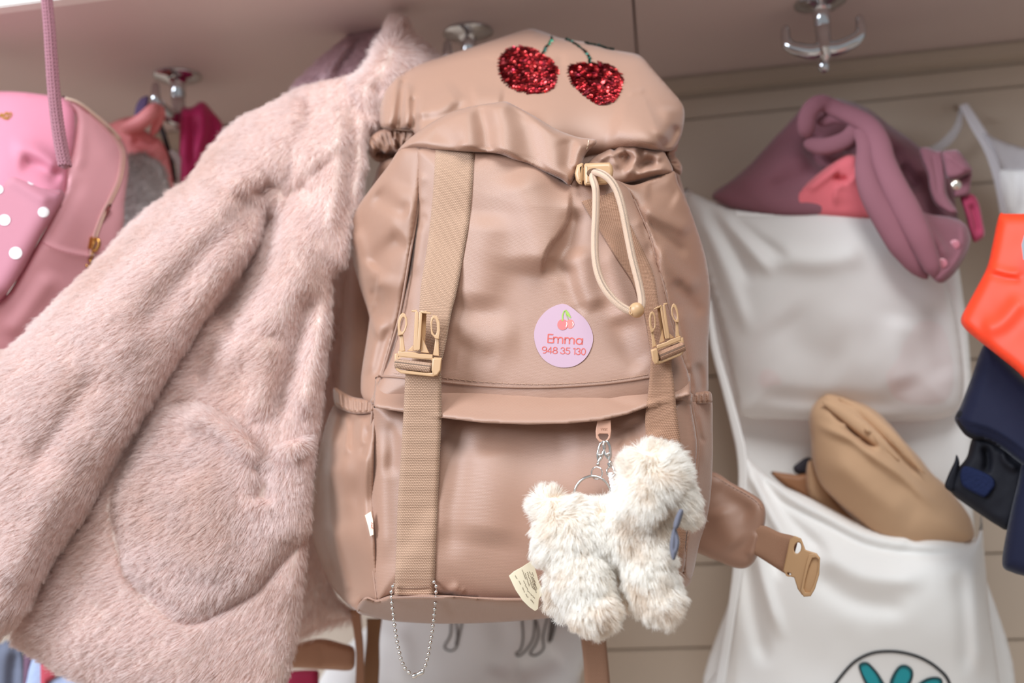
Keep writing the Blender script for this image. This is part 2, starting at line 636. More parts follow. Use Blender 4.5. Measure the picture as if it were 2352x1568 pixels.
def weave(name, c, pitch=0.7, depth=0.25, contrast=0.10, rough=0.43, rot=0.0, var=0.04, spec=0.5, sheen=0.15, shift=True, aspect=1.0):
    """woven cloth: over-under threads from the uv (metres), as colour grain and relief; pitch mm"""
    m, nt, b = nodes(name)
    uv = N_(nt, 'ShaderNodeUVMap')
    mp = N_(nt, 'ShaderNodeMapping')
    k = 1000 / pitch
    mp.inputs['Scale'].default_value = (k, k * aspect, 1)
    mp.inputs['Rotation'].default_value = (0, 0, rot)
    nt.links.new(uv.outputs[0], mp.inputs[0])
    sp = N_(nt, 'ShaderNodeSeparateXYZ')
    nt.links.new(mp.outputs[0], sp.inputs[0])

    def mth(op, a, v=None, v2=None):
        n = N_(nt, 'ShaderNodeMath', operation=op)
        for i, x in enumerate((a, v, v2)):
            if x is None:
                continue
            if isinstance(x, (int, float)):
                n.inputs[i].default_value = x
            else:
                nt.links.new(x, n.inputs[i])
        return n.outputs[0]
    fy = mth('FLOOR', sp.outputs[1])
    off = mth('MULTIPLY', fy, 0.5) if shift else 0.0
    x = mth('ADD', sp.outputs[0], off)
    wx = mth('ABSOLUTE', mth('SINE', mth('MULTIPLY', x, math.pi)))
    wy = mth('ABSOLUTE', mth('SINE', mth('MULTIPLY', sp.outputs[1], math.pi)))
    h = mth('POWER', mth('MULTIPLY', wx, wy), 0.6)
    tc = N_(nt, 'ShaderNodeTexCoord')
    no = N_(nt, 'ShaderNodeTexNoise')
    no.inputs['Scale'].default_value = 14
    no.inputs['Detail'].default_value = 5
    nt.links.new(tc.outputs['Object'], no.inputs['Vector'])
    v1 = mth('ADD', mth('MULTIPLY', h, 2 * contrast), 1 - 1.25 * contrast)
    v2 = mth('ADD', mth('MULTIPLY', no.outputs['Fac'], 2 * var), 1 - var)
    hs = N_(nt, 'ShaderNodeHueSaturation')
    hs.inputs['Color'].default_value = lin(c)
    nt.links.new(mth('MULTIPLY', v1, v2), hs.inputs['Value'])
    nt.links.new(hs.outputs[0], b.inputs['Base Color'])
    bp = N_(nt, 'ShaderNodeBump')
    bp.inputs['Strength'].default_value = 1.0
    bp.inputs['Distance'].default_value = depth * pitch / 1000
    nt.links.new(h, bp.inputs['Height'])
    nt.links.new(bp.outputs['Normal'], b.inputs['Normal'])
    b.inputs['Roughness'].default_value = rough
    b.inputs['Specular IOR Level'].default_value = spec
    b.inputs['Sheen Weight'].default_value = sheen
    b.inputs['Sheen Roughness'].default_value = 0.35
    return m


def furmat(name, tip, root, rough=0.6, alt=None, bias=0.5, scale=22, amount=0.6):
    m, nt, b = nodes(name)
    hi = N_(nt, 'ShaderNodeHairInfo')
    rp = N_(nt, 'ShaderNodeValToRGB')
    rp.color_ramp.elements[0].color = lin(root)
    rp.color_ramp.elements[1].color = lin(tip)
    rp.color_ramp.elements[0].position = 0.0
    rp.color_ramp.elements[1].position = bias
    nt.links.new(hi.outputs['Intercept'], rp.inputs[0])
    hs = N_(nt, 'ShaderNodeHueSaturation')
    mr = N_(nt, 'ShaderNodeMapRange')
    mr.inputs['To Min'].default_value, mr.inputs['To Max'].default_value = 0.88, 1.08
    nt.links.new(hi.outputs['Random'], mr.inputs['Value'])
    nt.links.new(mr.outputs[0], hs.inputs['Value'])
    if alt is None:
        nt.links.new(rp.outputs[0], hs.inputs['Color'])
    else:
        tc = N_(nt, 'ShaderNodeTexCoord')
        no = N_(nt, 'ShaderNodeTexNoise')
        no.inputs['Scale'].default_value, no.inputs['Detail'].default_value = scale, 3
        nt.links.new(tc.outputs['Object'], no.inputs['Vector'])
        m2 = N_(nt, 'ShaderNodeMapRange')
        for k_, v_ in (('From Min', 0.47), ('From Max', 0.68), ('To Min', 0.0), ('To Max', amount)):
            m2.inputs[k_].default_value = v_
        nt.links.new(no.outputs['Fac'], m2.inputs['Value'])
        mc = N_(nt, 'ShaderNodeMix', data_type='RGBA')
        nt.links.new(m2.outputs[0], mc.inputs[0])
        nt.links.new(rp.outputs[0], mc.inputs[6])
        mc.inputs[7].default_value = lin(alt)
        nt.links.new(mc.outputs[2], hs.inputs['Color'])
    nt.links.new(hs.outputs[0], b.inputs['Base Color'])
    b.inputs['Roughness'].default_value = rough
    b.inputs['Specular IOR Level'].default_value = 0.3
    tr = N_(nt, 'ShaderNodeBsdfTranslucent')
    nt.links.new(hs.outputs[0], tr.inputs[0])
    mx = N_(nt, 'ShaderNodeMixShader')
    mx.inputs[0].default_value = 0.4
    nt.links.new(b.outputs[0], mx.inputs[1])
    nt.links.new(tr.outputs[0], mx.inputs[2])
    nt.links.new(mx.outputs[0], nt.nodes['Material Output'].inputs['Surface'])
    return m


M = dict(
    bag=weave('rose_beige_nylon', (166, 127, 107), 0.8, 0.10, 0.035, spec=0.65, sheen=0.3),
    bag2=weave('rose_beige_nylon_side', (162, 122, 101), 0.8, 0.10, 0.035, rot=0.6, spec=0.65, sheen=0.25),
    web=weave('beige_webbing', (192, 154, 128), 1.15, 0.4, 0.10, rough=0.6, spec=0.3),
    webr=weave('fine_beige_webbing', (172, 129, 103), 1.0, 0.3, 0.07, rough=0.6, spec=0.3),
    plastic=plain('sand_plastic', (192, 152, 112), 0.38, spec=0.5, trans=0.0, var=0.02),
    thread=plain('beige_thread', (176, 138, 116), 0.6),
    thread_dark=plain('brown_thread', (110, 78, 60), 0.7),
    cord=weave('cream_braided_cord', (226, 192, 166), 0.55, 0.4, 0.07, rough=0.6),
    steel=plain('polished_steel', (222, 218, 214), 0.14, 1.0),
    chrome=plain('chrome', (205, 205, 208), 0.08, 1.0),
    gold=plain('brass', (205, 152, 84), 0.25, 1.0),
)

# ================================================================ setting
WALLY, SHZ, SHF = 1.08, 1.485, 0.743
paint = plain('wall_paint', (188, 171, 154), 0.45, var=0.04, scale=9, bump=0.05)
shelf_paint = plain('shelf_paint', (205, 186, 181), 0.5, var=0.04, scale=6, bump=0.04)
edge_paint = plain('shelf_edge_paint', (232, 226, 218), 0.45, var=0.04, scale=40)
wall = box('wall_back', (-2.2, WALLY + 0.016, 0), (2.2, WALLY + 0.06, 2.6), paint)
tag(wall, kind='structure')


def zat(px, py, Y):
    return float(P(px, py, Y)[2])


# horizontal boards of the wall, their joints where the photograph shows them
zj = [zat(2290, 412, WALLY)]
zj = [zat(1600, 222, WALLY), zat(1700, 262, WALLY), zat(2300, 416, WALLY), zat(1690, 860, WALLY), zat(1610, 1296, WALLY), zat(1430, 1492, WALLY)]
zj = sorted(zj, reverse=True)
zs = [SHZ + 0.25] + zj + [zj[-1] - 0.10, zj[-1] - 0.22, zj[-1] - 0.34, 0.02]
for a, b in zip(zs[:-1], zs[1:]):
    if a - b < 0.008:
        continue
    o = box('plank', (-2.2, WALLY, b + 0.0005), (2.2, WALLY + 0.018, a - 0.0005), paint, wall, bevel=0.0014)
fl = box('floor', (-2.2, -2.4, -0.04), (2.2, WALLY + 0.06, 0.0), plain('oak_floor', (190, 174, 160), 0.4, var=0.1, scale=8))
tag(fl, kind='structure')
seamx = float(P(1459, 60, (SHF + 0.9) / 2)[0])
sx = float((P(1457, 0, 0.80)[0] + P(1463, 130, 0.80)[0]) / 2)


def on_shelf(px, py):
    """world point of the shelf's underside seen at a pixel"""
    d = _f + RT * ((px - 1176) / FPX) + UP * ((784 - py) / FPX)
    t = (SHZ - CAM[2]) / d[2]
    return CAM + d * t


s0, s1 = on_shelf(1455, 0), on_shelf(1463, 130)
sx = (s0[0] + s1[0]) / 2
for nm, x0, x1, lab in (('overhead_shelf', -2.1, sx - 0.0009, 'left overhead shelf board with a white front edge above the pink fur coat'),
                        ('overhead_shelf', sx + 0.0009, 2.1, 'right overhead shelf board beyond the joint, above the white canvas pockets')):
    t = thing(nm, lab, 'shelf', ((x0 + x1) / 2, SHF, SHZ), 'overhead shelf boards')
    box('board', (x0, SHF, SHZ), (x1, WALLY, SHZ + 0.02), shelf_paint, t, bevel=0.0008)
    tag(box('front_edge', (x0, SHF - 0.014, SHZ - 0.001), (x1, SHF, SHZ + 0.024), edge_paint, t, bevel=0.0012), 'white painted front edge')
bt = box('joint_light_stop', (sx - 0.03, SHF + 0.02, SHZ + 0.0202), (sx + 0.03, WALLY, SHZ + 0.035), shelf_paint)  # unseen batten added above the joint to stop light leaking through
tag(bt, kind='structure')
tr = box('trim_1', (-2.2, WALLY - 0.010, zs[1] + 0.004), (2.2, WALLY + 0.001, SHZ), paint, None, bevel=0.003)
tag(tr, kind='structure')

# ================================================================ beige backpack
bag = thing('backpack', 'rose-beige nylon backpack with red sequin cherries and an Emma name sticker, hanging in the centre', 'backpack',
            P(1210, 1420, 0.74))

core = Soft('main_body', [(930, 300), (1240, 120), (1500, 200), (1560, 400), (1612, 620), (1612, 900), (1622, 1100), (1575, 1300), (1400, 1380), (1100, 1412),
                          (880, 1395), (790, 1250), (775, 1000), (784, 760), (800, 600), (850, 440)],
            [(930, 300, .80), (1500, 250, .78), (790, 1250, .795), (1575, 1300, .765), (784, 760, .80), (1612, 700, .775), (1200, 1400, .78), (1200, 750, .775)],
            M['bag2'], bag, thick=40, w=150, back=45, step=14, noise=(3, 90),
            strokes=[('r', 22, 6, [(815, 560), (806, 700), (812, 900)]), ('r', 16, -5, [(835, 420), (800, 640), (796, 880)])])

# ---- upper compartment front
front = Soft('front_panel', [(955, 352), (965, 340), (1000, 338), (1090, 345), (1150, 350), (1230, 372), (1308, 420), (1340, 405), (1400, 408), (1440, 430), (1458, 460), (1472, 490),
                             (1493, 539), (1506, 582), (1516, 618), (1527, 657), (1535, 699), (1560, 800), (1582, 860), (1586, 905), (1580, 930), (1490, 935), (1380, 960), (1240, 965), (1110, 960),
                             (1000, 945), (862, 930), (858, 905), (872, 870), (898, 815), (922, 722), (940, 624), (948, 560), (956, 487)],
             [(960, 345, .683), (1150, 350, .678), (1308, 420, .680), (1450, 440, .686), (862, 930, .684), (1586, 905, .668), (930, 650, .690), (1530, 690, .674)],
             M['bag'], bag, thick=14, w=110, back=14, step=5.5, noise=(0.9, 85), power=2.0,
             gain=1.5, strokes=[('r', 55, 6.0, [(1190, 380), (1215, 470), (1235, 560), (1230, 640)]),
                      ('r', 60, 4.0, [(1120, 480), (1110, 600), (1090, 720)]),
                      ('s', 60, 4.0, [(1310, 428), (1308, 500), (1282, 545), (1258, 575), (1244, 640)]),
                      ('r', 26, -4.0, [(1325, 470), (1310, 540), (1290, 590), (1262, 640)]),
                      ('r', 36, 3.5, [(1330, 560), (1345, 650), (1365, 720)]),
                      ('r', 20, -2.5, [(1300, 600), (1310, 660), (1340, 730)]),
                      ('r', 40, -1.0, [(1190, 600), (1150, 690), (1060, 760)]),
                      ('r', 46, 2.2, [(1010, 730), (1080, 770), (1200, 760)]),
                      ('r', 22, -1.0, [(1035, 740), (1060, 790), (1150, 830)]),
                      ('r', 26, 2.0, [(1380, 560), (1420, 640), (1450, 760)]),
                      ('r', 26, -2.2, [(1420, 720), (1440, 800), (1480, 850)]),
                      ('r', 12, 1.4, [(963, 470), (960, 430), (975, 395)]), ('r', 12, -1.4, [(985, 500), (968, 505), (955, 530)]),
                      ('r', 14, 1.6, [(975, 470), (965, 560), (948, 640)]),
                      ('r', 14, -1.2, [(930, 680), (925, 740), (915, 790)]),
                      ('s', 30, 2.0, [(1470, 500), (1480, 540), (1500, 560)]),
                      ('r', 16, -2.0, [(1475, 500), (1490, 560), (1500, 600)])])

# left gathered wing of the top compartment
wingL = Soft('gusset', [(924, 338), (971, 340), (966, 400), (957, 487), (948, 540), (941, 581), (934, 640), (917, 722), (904, 770), (891, 815), (874, 880), (862, 920), (845, 924),
                        (830, 905), (829, 870), (833, 836), (847, 745), (846, 718), (828, 662), (809, 595), (797, 530), (797, 518), (822, 474), (855, 428), (892, 380)],
             [(924, 340, .692), (971, 343, .684), (797, 525, .742), (862, 920, .688), (830, 880, .712), (940, 600, .683), (846, 720, .728)],
             M['bag2'], bag, thick=6, w=26, back=16, step=5, noise=(0.8, 60),
             gain=1.5, strokes=[('r', 36, 6, [(940, 420), (900, 500), (880, 600), (880, 700)]),
                      ('r', 22, -4, [(855, 440), (900, 470), (945, 490)]),
                      ('r', 24, -5, [(930, 540), (880, 580), (850, 620)]),
                      ('r', 18, 3, [(815, 520), (840, 600), (860, 660)]),
                      ('s', 34, 5, [(868, 790), (850, 730), (862, 670), (870, 620)]),
                      ('r', 14, -4, [(848, 735), (868, 700), (860, 655)]),
                      ('r', 16, 3, [(880, 720), (862, 790), (848, 870)]),
                      ('r', 14, -2.5, [(905, 740), (880, 810), (858, 880)])])

wingR = Soft('gusset', [(1400, 405), (1450, 425), (1500, 410), (1546, 392), (1558, 421), (1581, 470), (1601, 526), (1618, 580), (1626, 620), (1631, 664), (1630, 727), (1627, 791),
                        (1627, 860), (1625, 905), (1600, 915), (1585, 905), (1574, 860), (1560, 800), (1540, 720), (1530, 690), (1524, 657), (1509, 610), (1504, 582), (1492, 539), (1471, 490), (1456, 460), (1430, 430)],
             [(1400, 405, .690), (1546, 392, .715), (1631, 664, .735), (1456, 460, .685), (1530, 690, .672), (1585, 905, .672), (1625, 905, .712)],
             M['bag2'], bag, thick=6, w=30, back=16, step=5, noise=(0.8, 55),
             gain=1.4, strokes=[('r', 17, 4, [(1470, 470), (1520, 500), (1590, 535)]), ('r', 14, -3, [(1470, 500), (1520, 545), (1585, 590)]),
                      ('r', 20, 4, [(1500, 560), (1550, 620), (1610, 670)]), ('r', 26, -3, [(1480, 440), (1520, 440), (1560, 460)]),
                      ('r', 18, -3, [(1545, 640), (1580, 690), (1615, 730)]), ('r', 26, 4, [(1560, 700), (1580, 780), (1600, 860)]),
                      ('r', 12, 3, [(1578, 830), (1590, 870), (1598, 905)]), ('r', 10, -4, [(1566, 830), (1580, 870), (1592, 905)]),
                      ('r', 10, -3.5, [(1600, 830), (1610, 870), (1608, 905)])])

# ---- zip flap band
flap = Soft('zip_flap', [(862, 866), (905, 868), (1000, 878), (1120, 889), (1240, 892), (1360, 886), (1440, 877), (1500, 868), (1586, 852), (1586, 908), (1540, 920), (1490, 934), (1440, 952), (1380, 966), (1300, 973), (1210, 975), (1110, 971), (1010, 959), (930, 947), (858, 936)],
            [(862, 900, .681), (1110, 930, .661), (1300, 930, .659), (1490, 900, .664), (1586, 880, .667)],
            M['bag'], bag, thick=3.2, w=14, back=5, step=5, sharp=True, noise=(0.5, 60),
            strokes=[('r', 20, 1.2, [(1000, 915), (1200, 935), (1400, 920)]), ('r', 10, -1.0, [(1380, 905), (1440, 930), (1480, 930)])])
piping = _pp = resample(cat([(866, 864), (905, 865), (1000, 875), (1120, 886), (1240, 889), (1360, 883), (1440, 874), (1500, 864)], 6), 8)
tube('piping', [(a, b, c) for (a, b), c in zip(_pp, np.minimum(front.y(_pp), flap.y(_pp)) - 0.0006)], 0.9, M['bag'], bag, sides=8)
strokes_mesh('stitching', dashes([(905, 856), (1010, 866), (1120, 877), (1240, 882), (1360, 877), (1440, 868), (1495, 858)], 10, 4, 0.7), 2.0, front.y, M['thread'], bag, lift=0.5, thick=0.4)

# ---- lower front pocket
pocket = Soft('front_pocket', [(862, 925), (1000, 940), (1110, 950), (1240, 955), (1380, 945), (1490, 915), (1583, 900), (1588, 935), (1601, 1014), (1599, 1066), (1592, 1140), (1580, 1215), (1571, 1307), (1545, 1316),
                               (1400, 1352), (1290, 1372), (1198, 1376), (1116, 1374), (1038, 1367), (960, 1366), (906, 1369), (880, 1377), (864, 1378), (856, 1290), (852, 1200), (850, 1140), (850, 1040), (855, 960)],
              [(862, 940, .688), (1588, 930, .670), (866, 1378, .684), (1571, 1307, .667), (850, 1140, .690), (1600, 1050, .672)],
              M['bag'], bag, thick=21, w=210, back=14, step=6, noise=(1.0, 110), power=2.0,
              gain=1.4, strokes=[('r', 26, -2.2, [(1030, 980), (1060, 1050), (1040, 1180), (1030, 1300)]), ('r', 70, 4.5, [(1120, 1000), (1130, 1120), (1110, 1260)]),
                       ('r', 60, -2.5, [(1100, 970), (1200, 1010), (1330, 1000)]), ('r', 22, 3.2, [(880, 980), (878, 1100), (884, 1300)]),
                       ('r', 16, -2.2, [(900, 960), (900, 1040), (895, 1100)]), ('r', 12, 2.0, [(1060, 1345), (1040, 1358), (1070, 1362)]),
                       ('r', 50, 3, [(1440, 1000), (1460, 1060), (1470, 1150)]), ('r', 20, -3, [(1450, 960), (1462, 990), (1480, 1040)])])
bottom = Soft('bottom_panel', [(819, 1404), (836, 1374), (866, 1380), (906, 1370), (998, 1370), (1038, 1369), (1116, 1375), (1198, 1377), (1290, 1373), (1400, 1353), (1500, 1328), (1552, 1312), (1575, 1314), (1587, 1326), (1580, 1345), (1520, 1375), (1400, 1402), (1250, 1420),
                               (1200, 1425), (1116, 1430), (1014, 1432), (912, 1427), (861, 1418)],
              [(819, 1404, .715), (866, 1380, .680), (1116, 1375, .664), (1400, 1355, .664), (1571, 1310, .668), (1587, 1340, .71), (1400, 1402, .72), (1116, 1430, .735), (900, 1428, .735)],
              M['bag'], bag, thick=5, w=16, back=25, step=5, noise=(0.8, 50),
              strokes=[('r', 12, 2.5, [(880, 1395), (960, 1400), (1060, 1398)]), ('r', 8, -2, [(1034, 1375), (1030, 1395), (1050, 1410)]), ('r', 10, 2, [(1100, 1385), (1200, 1392), (1300, 1388)])])
tube('piping', [(822, 1402, .708), (840, 1374, .690), (866, 1380, .680), (906, 1369, .677), (998, 1369, .671), (1116, 1375, .667), (1198, 1376, .666), (1290, 1373, .665), (1400, 1353, .665), (1500, 1328, .666), (1560, 1311, .668)], 1.0, M['bag'], bag, sides=8)
tube('piping', [(858, 930, 0.6858), (854, 960, 0.6858), (850, 1040, 0.6873), (850, 1140, 0.6878), (852, 1200, 0.6868), (856, 1290, 0.6848), (866, 1378, 0.6818)], 1.1, M['bag2'], bag, sides=8)
tube('piping', [(1586, 905, .671), (1589, 935, .671), (1602, 1014, .672), (1600, 1066, .672), (1593, 1140, .670), (1581, 1215, .669), (1572, 1307, .668)], 1.1, M['bag2'], bag, sides=8)
tube('piping', [(972, 346, .684), (958, 487, .682), (941, 590, .682), (918, 722, .683), (892, 815, .684), (866, 905, .686)], 0.9, M['bag2'], bag, sides=8)
tube('piping', [(1456, 458, .684), (1471, 490, .682), (1492, 539, .680), (1508, 600, .677), (1524, 657, .673), (1540, 720, .672), (1560, 800, .671), (1582, 890, .671)], 0.9, M['bag2'], bag, sides=8)

# ---- side pockets with gathered elastic tops
spL = Soft('side_pocket', [(771, 925), (800, 940), (830, 950), (866, 944), (864, 960), (859, 1031), (858, 1146), (862, 1280), (870, 1378), (834, 1377), (822, 1402), (803, 1391), (780, 1368), (761, 1345), (746, 1313), (731, 1280), (718, 1240), (711, 1204), (716, 1140), (725, 1077), (742, 993)],
           [(771, 925, .752), (862, 944, .690), (711, 1204, .80), (866, 1378, .686), (822, 1402, .715), (761, 1345, .772), (850, 1146, .691), (760, 1080, .724), (768, 1230, .728), (738, 1080, .752), (740, 1230, .762)],
           M['bag2'], bag, thick=5, w=22, back=10, step=4.5, noise=(0.8, 60),
           gain=1.2, strokes=[('r', 26, 4, [(790, 980), (785, 1080), (800, 1200)]),
                    ('r', 8, 2.5, [(790, 945), (800, 990), (795, 1050)]), ('r', 7, -2.5, [(815, 945), (808, 985), (805, 1040)]), ('r', 9, 2.5, [(835, 950), (830, 990), (838, 1030)]),
                    ('r', 9, -2.5, [(852, 975), (840, 1010), (835, 1060)]), ('r', 10, 3.0, [(846, 1000), (838, 1100), (842, 1250)]),
                    ('R', 9, 3, [(772, 955), (758, 1031), (755, 1146), (765, 1230), (798, 1345)]), ('r', 14, -6, [(748, 1000), (736, 1100), (736, 1200), (756, 1300)]), ('r', 10, 4, [(730, 1190), (745, 1260), (765, 1330)]), ('r', 12, -3, [(750, 1210), (758, 1270), (772, 1330)]),
                    ('r', 9, 3, [(832, 1376), (815, 1388), (800, 1380)]), ('r', 8, -3, [(835, 1385), (815, 1396), (812, 1398)])])
bl = [(765, 905), (768, 890), (785, 898), (800, 906), (815, 912), (840, 915), (862, 910), (864, 925), (860, 945), (840, 950), (815, 950), (795, 945), (775, 935), (768, 925)]
hL = Soft('elastic_hem', bl, [(765, 905, .752), (862, 925, .686), (815, 930, .706)], M['bag2'], bag, thick=5, w=10, back=10, step=3, noise=(0, 30),
          strokes=[('R', 4.5, 3.2, [(x, y0), (x + dx, y0 + 40)]) for x, y0, dx in ((779, 896, 4), (790, 902, 3), (802, 908, 3), (814, 912, 2), (827, 914, 0), (841, 912, -2), (854, 909, -2))]
          + [('R', 3.5, -2.6, [(x, y0), (x + dx, y0 + 36)]) for x, y0, dx in ((784, 898, 4), (796, 905, 3), (808, 910, 2), (820, 913, 0), (834, 913, -1), (848, 910, -2))])
strokes_mesh('stitching', dashes([(772, 925), (795, 938), (820, 944), (845, 944), (861, 939)], 8, 4), 2.2, hL.y, M['thread'], bag, lift=0.5, thick=0.4)
spR = Soft('side_pocket', [(1585, 918), (1610, 922), (1634, 916), (1637, 982), (1637, 1060), (1631, 1149), (1620, 1205), (1606, 1250), (1592, 1318), (1582, 1330), (1571, 1310), (1578, 1230), (1592, 1140), (1601, 1060), (1601, 1014), (1589, 940)],
           [(1585, 918, .673), (1634, 916, .712), (1637, 1060, .715), (1601, 1040, .674), (1571, 1310, .669), (1592, 1318, .70)],
           M['bag2'], bag, thick=5, w=14, back=14, step=4, noise=(0.7, 50),
           strokes=[('r', 9, 2.5, [(1605, 940), (1615, 1000), (1620, 1080)]), ('r', 6, -2.5, [(1598, 950), (1606, 990), (1616, 1020)]), ('r', 6, -2, [(1604, 1000), (1612, 1010), (1622, 1015)]),
                    ('r', 5, -2.5, [(1582, 1215), (1590, 1218), (1602, 1212)])])
hR = Soft('elastic_hem', [(1583, 905), (1590, 897), (1605, 900), (1620, 897), (1632, 900), (1636, 912), (1634, 925), (1615, 927), (1590, 928), (1584, 920)], [(1583, 905, .671), (1636, 912, .711), (1605, 925, .68)], M['bag2'], bag,
          thick=4.5, w=9, back=10, step=3,
          strokes=[('R', 4, 2.6, [(x, 896), (x + 1, 930)]) for x in (1590, 1602, 1614, 1626)] + [('R', 3, -2.4, [(x, 896), (x + 1, 924)]) for x in (1596, 1608, 1620)])
strokes_mesh('stitching', dashes([(1585, 924), (1608, 924), (1634, 921)], 6, 4), 2.0, hR.y, M['thread'], bag, lift=0.5, thick=0.4)

# little folded side tab
tabm = plain('cream_label_cloth', (238, 222, 196), 0.7, var=0.05, scale=200)
tb = prism('side_tab', [[(838, 1183), (852, 1174), (857, 1195), (858, 1228), (850, 1231), (846, 1210)]], lambda q: .677 - 0.0001 * (q[:, 0] - 838), 3, tabm, bag, bevel=0.6)
strokes_mesh('tab_mark', [[(853, 1199), (855, 1206), (852, 1213)], [(856, 1201), (853, 1207), (857, 1214)]], 1.3, lambda q: .6758 - 0.0001 * (q[:, 0] - 838), plain('red_thread', (190, 84, 70), 0.7), tb, lift=0.6)

# ---- lid
lidd = [(890, 200, .770), (1218, 66, .815), (1462, 125, .800), (1570, 262, .752), (1250, 300, .702), (1500, 330, .705), (1000, 290, .712), (1150, 335, .718), (930, 300, .735), (1215, 180, .755), (905, 165, .795), (1555, 330, .735), (1350, 380, .722)]
lid = Soft('lid', [(872, 262), (876, 235), (890, 196), (905, 168), (925, 158), (1000, 135), (1100, 103), (1180, 76), (1218, 66), (1250, 74), (1290, 88), (1345, 97), (1420, 116), (1460, 124), (1480, 136), (1500, 160), (1540, 205), (1564, 234), (1572, 256), (1570, 290), (1560, 325), (1545, 345),
                   (1510, 346), (1470, 340), (1420, 345), (1380, 362), (1320, 385), (1230, 380), (1100, 350), (1000, 345), (960, 320), (945, 300), (900, 300), (876, 292)], lidd,
           M['bag'], bag, thick=14, w=45, back=30, step=5, noise=(0.9, 120), power=2.0,
           gain=1.2, strokes=[('R', 13, 5, [(912, 185), (901, 240), (894, 300)]), ('R', 9, -5, [(926, 190), (922, 235), (914, 300)]), ('R', 12, 6, [(934, 205), (935, 250), (932, 300)]), ('R', 9, -5, [(950, 232), (952, 262), (950, 300)]),
                    ('R', 8, 4, [(884, 215), (879, 260), (876, 295)]), ('R', 14, 5, [(968, 262), (970, 280), (968, 305)]),
                    ('r', 17, -6, [(945, 268), (985, 276), (1040, 262), (1072, 225)]), ('r', 30, 4, [(940, 240), (1000, 250), (1060, 205)]), ('r', 22, 4, [(1080, 225), (1110, 222), (1160, 228)]),
                    ('r', 60, 4, [(1400, 280), (1480, 300), (1530, 280)]), ('r', 12, -6, [(1558, 285), (1540, 320), (1515, 345)]), ('r', 24, 4, [(1535, 240), (1530, 290), (1510, 320)]),
                    ('r', 5, -0.8, [(1080, 128), (1180, 150), (1290, 150), (1350, 162)]), ('r', 10, -1.6, [(1285, 120), (1290, 150), (1288, 185)]), ('r', 6, 1.2, [(1480, 200), (1470, 210), (1440, 215)])])
# gathered elastic cuff at the lid's left edge
def gathers(pts, n, a, w, L, ang):
    p = resample(cat(pts, 6), 2)
    out = []
    for i in range(n):
        k = int((i + 0.5) / n * (len(p) - 1))
        th = ang(i / n) + random.uniform(-0.18, 0.18)
        dx, dy = math.cos(th) * L / 2, math.sin(th) * L / 2
        out.append(('R', w * random.uniform(0.8, 1.2), a * random.uniform(0.7, 1.3), [(p[k, 0] - dx, p[k, 1] - dy), (p[k, 0] + random.uniform(-2, 2), p[k, 1]), (p[k, 0] + dx, p[k, 1] + dy)]))
    return out


cuffL = Soft('elastic_cuff', [(842, 332), (850, 315), (872, 300), (896, 293), (925, 292), (950, 296), (968, 304), (965, 318), (935, 340), (915, 350), (900, 346), (886, 352), (872, 345), (862, 356), (850, 352)],
             [(842, 332, .765), (925, 292, .745), (960, 310, .735), (862, 356, .772)], M['bag2'], bag, thick=8, w=18, back=16, step=3,
             strokes=gathers([(850, 335), (880, 318), (920, 318), (962, 310)], 10, 4.0, 4.5, 46, lambda t: math.radians(60 + 45 * t)) + gathers([(856, 332), (885, 318), (925, 318), (960, 310)], 9, -3.5, 3.5, 44, lambda t: math.radians(62 + 45 * t)))
Soft('elastic_cuff', [(848, 348), (870, 345), (900, 350), (920, 348), (912, 362), (890, 372), (868, 372), (856, 364)], [(848, 348, .79), (920, 350, .78)], M['bag2'], bag, thick=5, w=10, back=8, step=4,
     strokes=gathers([(858, 360), (910, 358)], 5, 2.5, 5, 26, lambda t: math.radians(100)))
tube('stitching', [(877, 292, .740), (900, 296, .736), (930, 299, .731), (966, 300, .725)], 0.7, M['thread_dark'], bag, sides=6)
cuffR = Soft('elastic_cuff', [(1530, 345), (1545, 335), (1558, 325), (1556, 342), (1549, 356), (1558, 366), (1567, 384), (1564, 402), (1556, 398), (1546, 392), (1532, 370)], [(1530, 345, .735), (1560, 330, .755), (1565, 395, .76), (1535, 370, .735)],
             M['bag2'], bag, thick=5, w=8, back=14, step=3, strokes=gathers([(1545, 335), (1545, 360), (1556, 395)], 6, 2.6, 4, 28, lambda t: math.radians(-10 + 25 * t)))
Soft('inner_lining', [(865, 392), (880, 372), (905, 362), (940, 350), (930, 390), (880, 440), (860, 430)], [(865, 392, .78), (940, 350, .74), (880, 440, .77)], M['bag2'], bag, thick=6, w=14, back=10, step=6)
Soft('throat_lining', [(1280, 330), (1400, 330), (1450, 400), (1400, 430), (1320, 480), (1290, 450)], .712, M['bag2'], bag, thick=4, w=20, back=10, step=8)

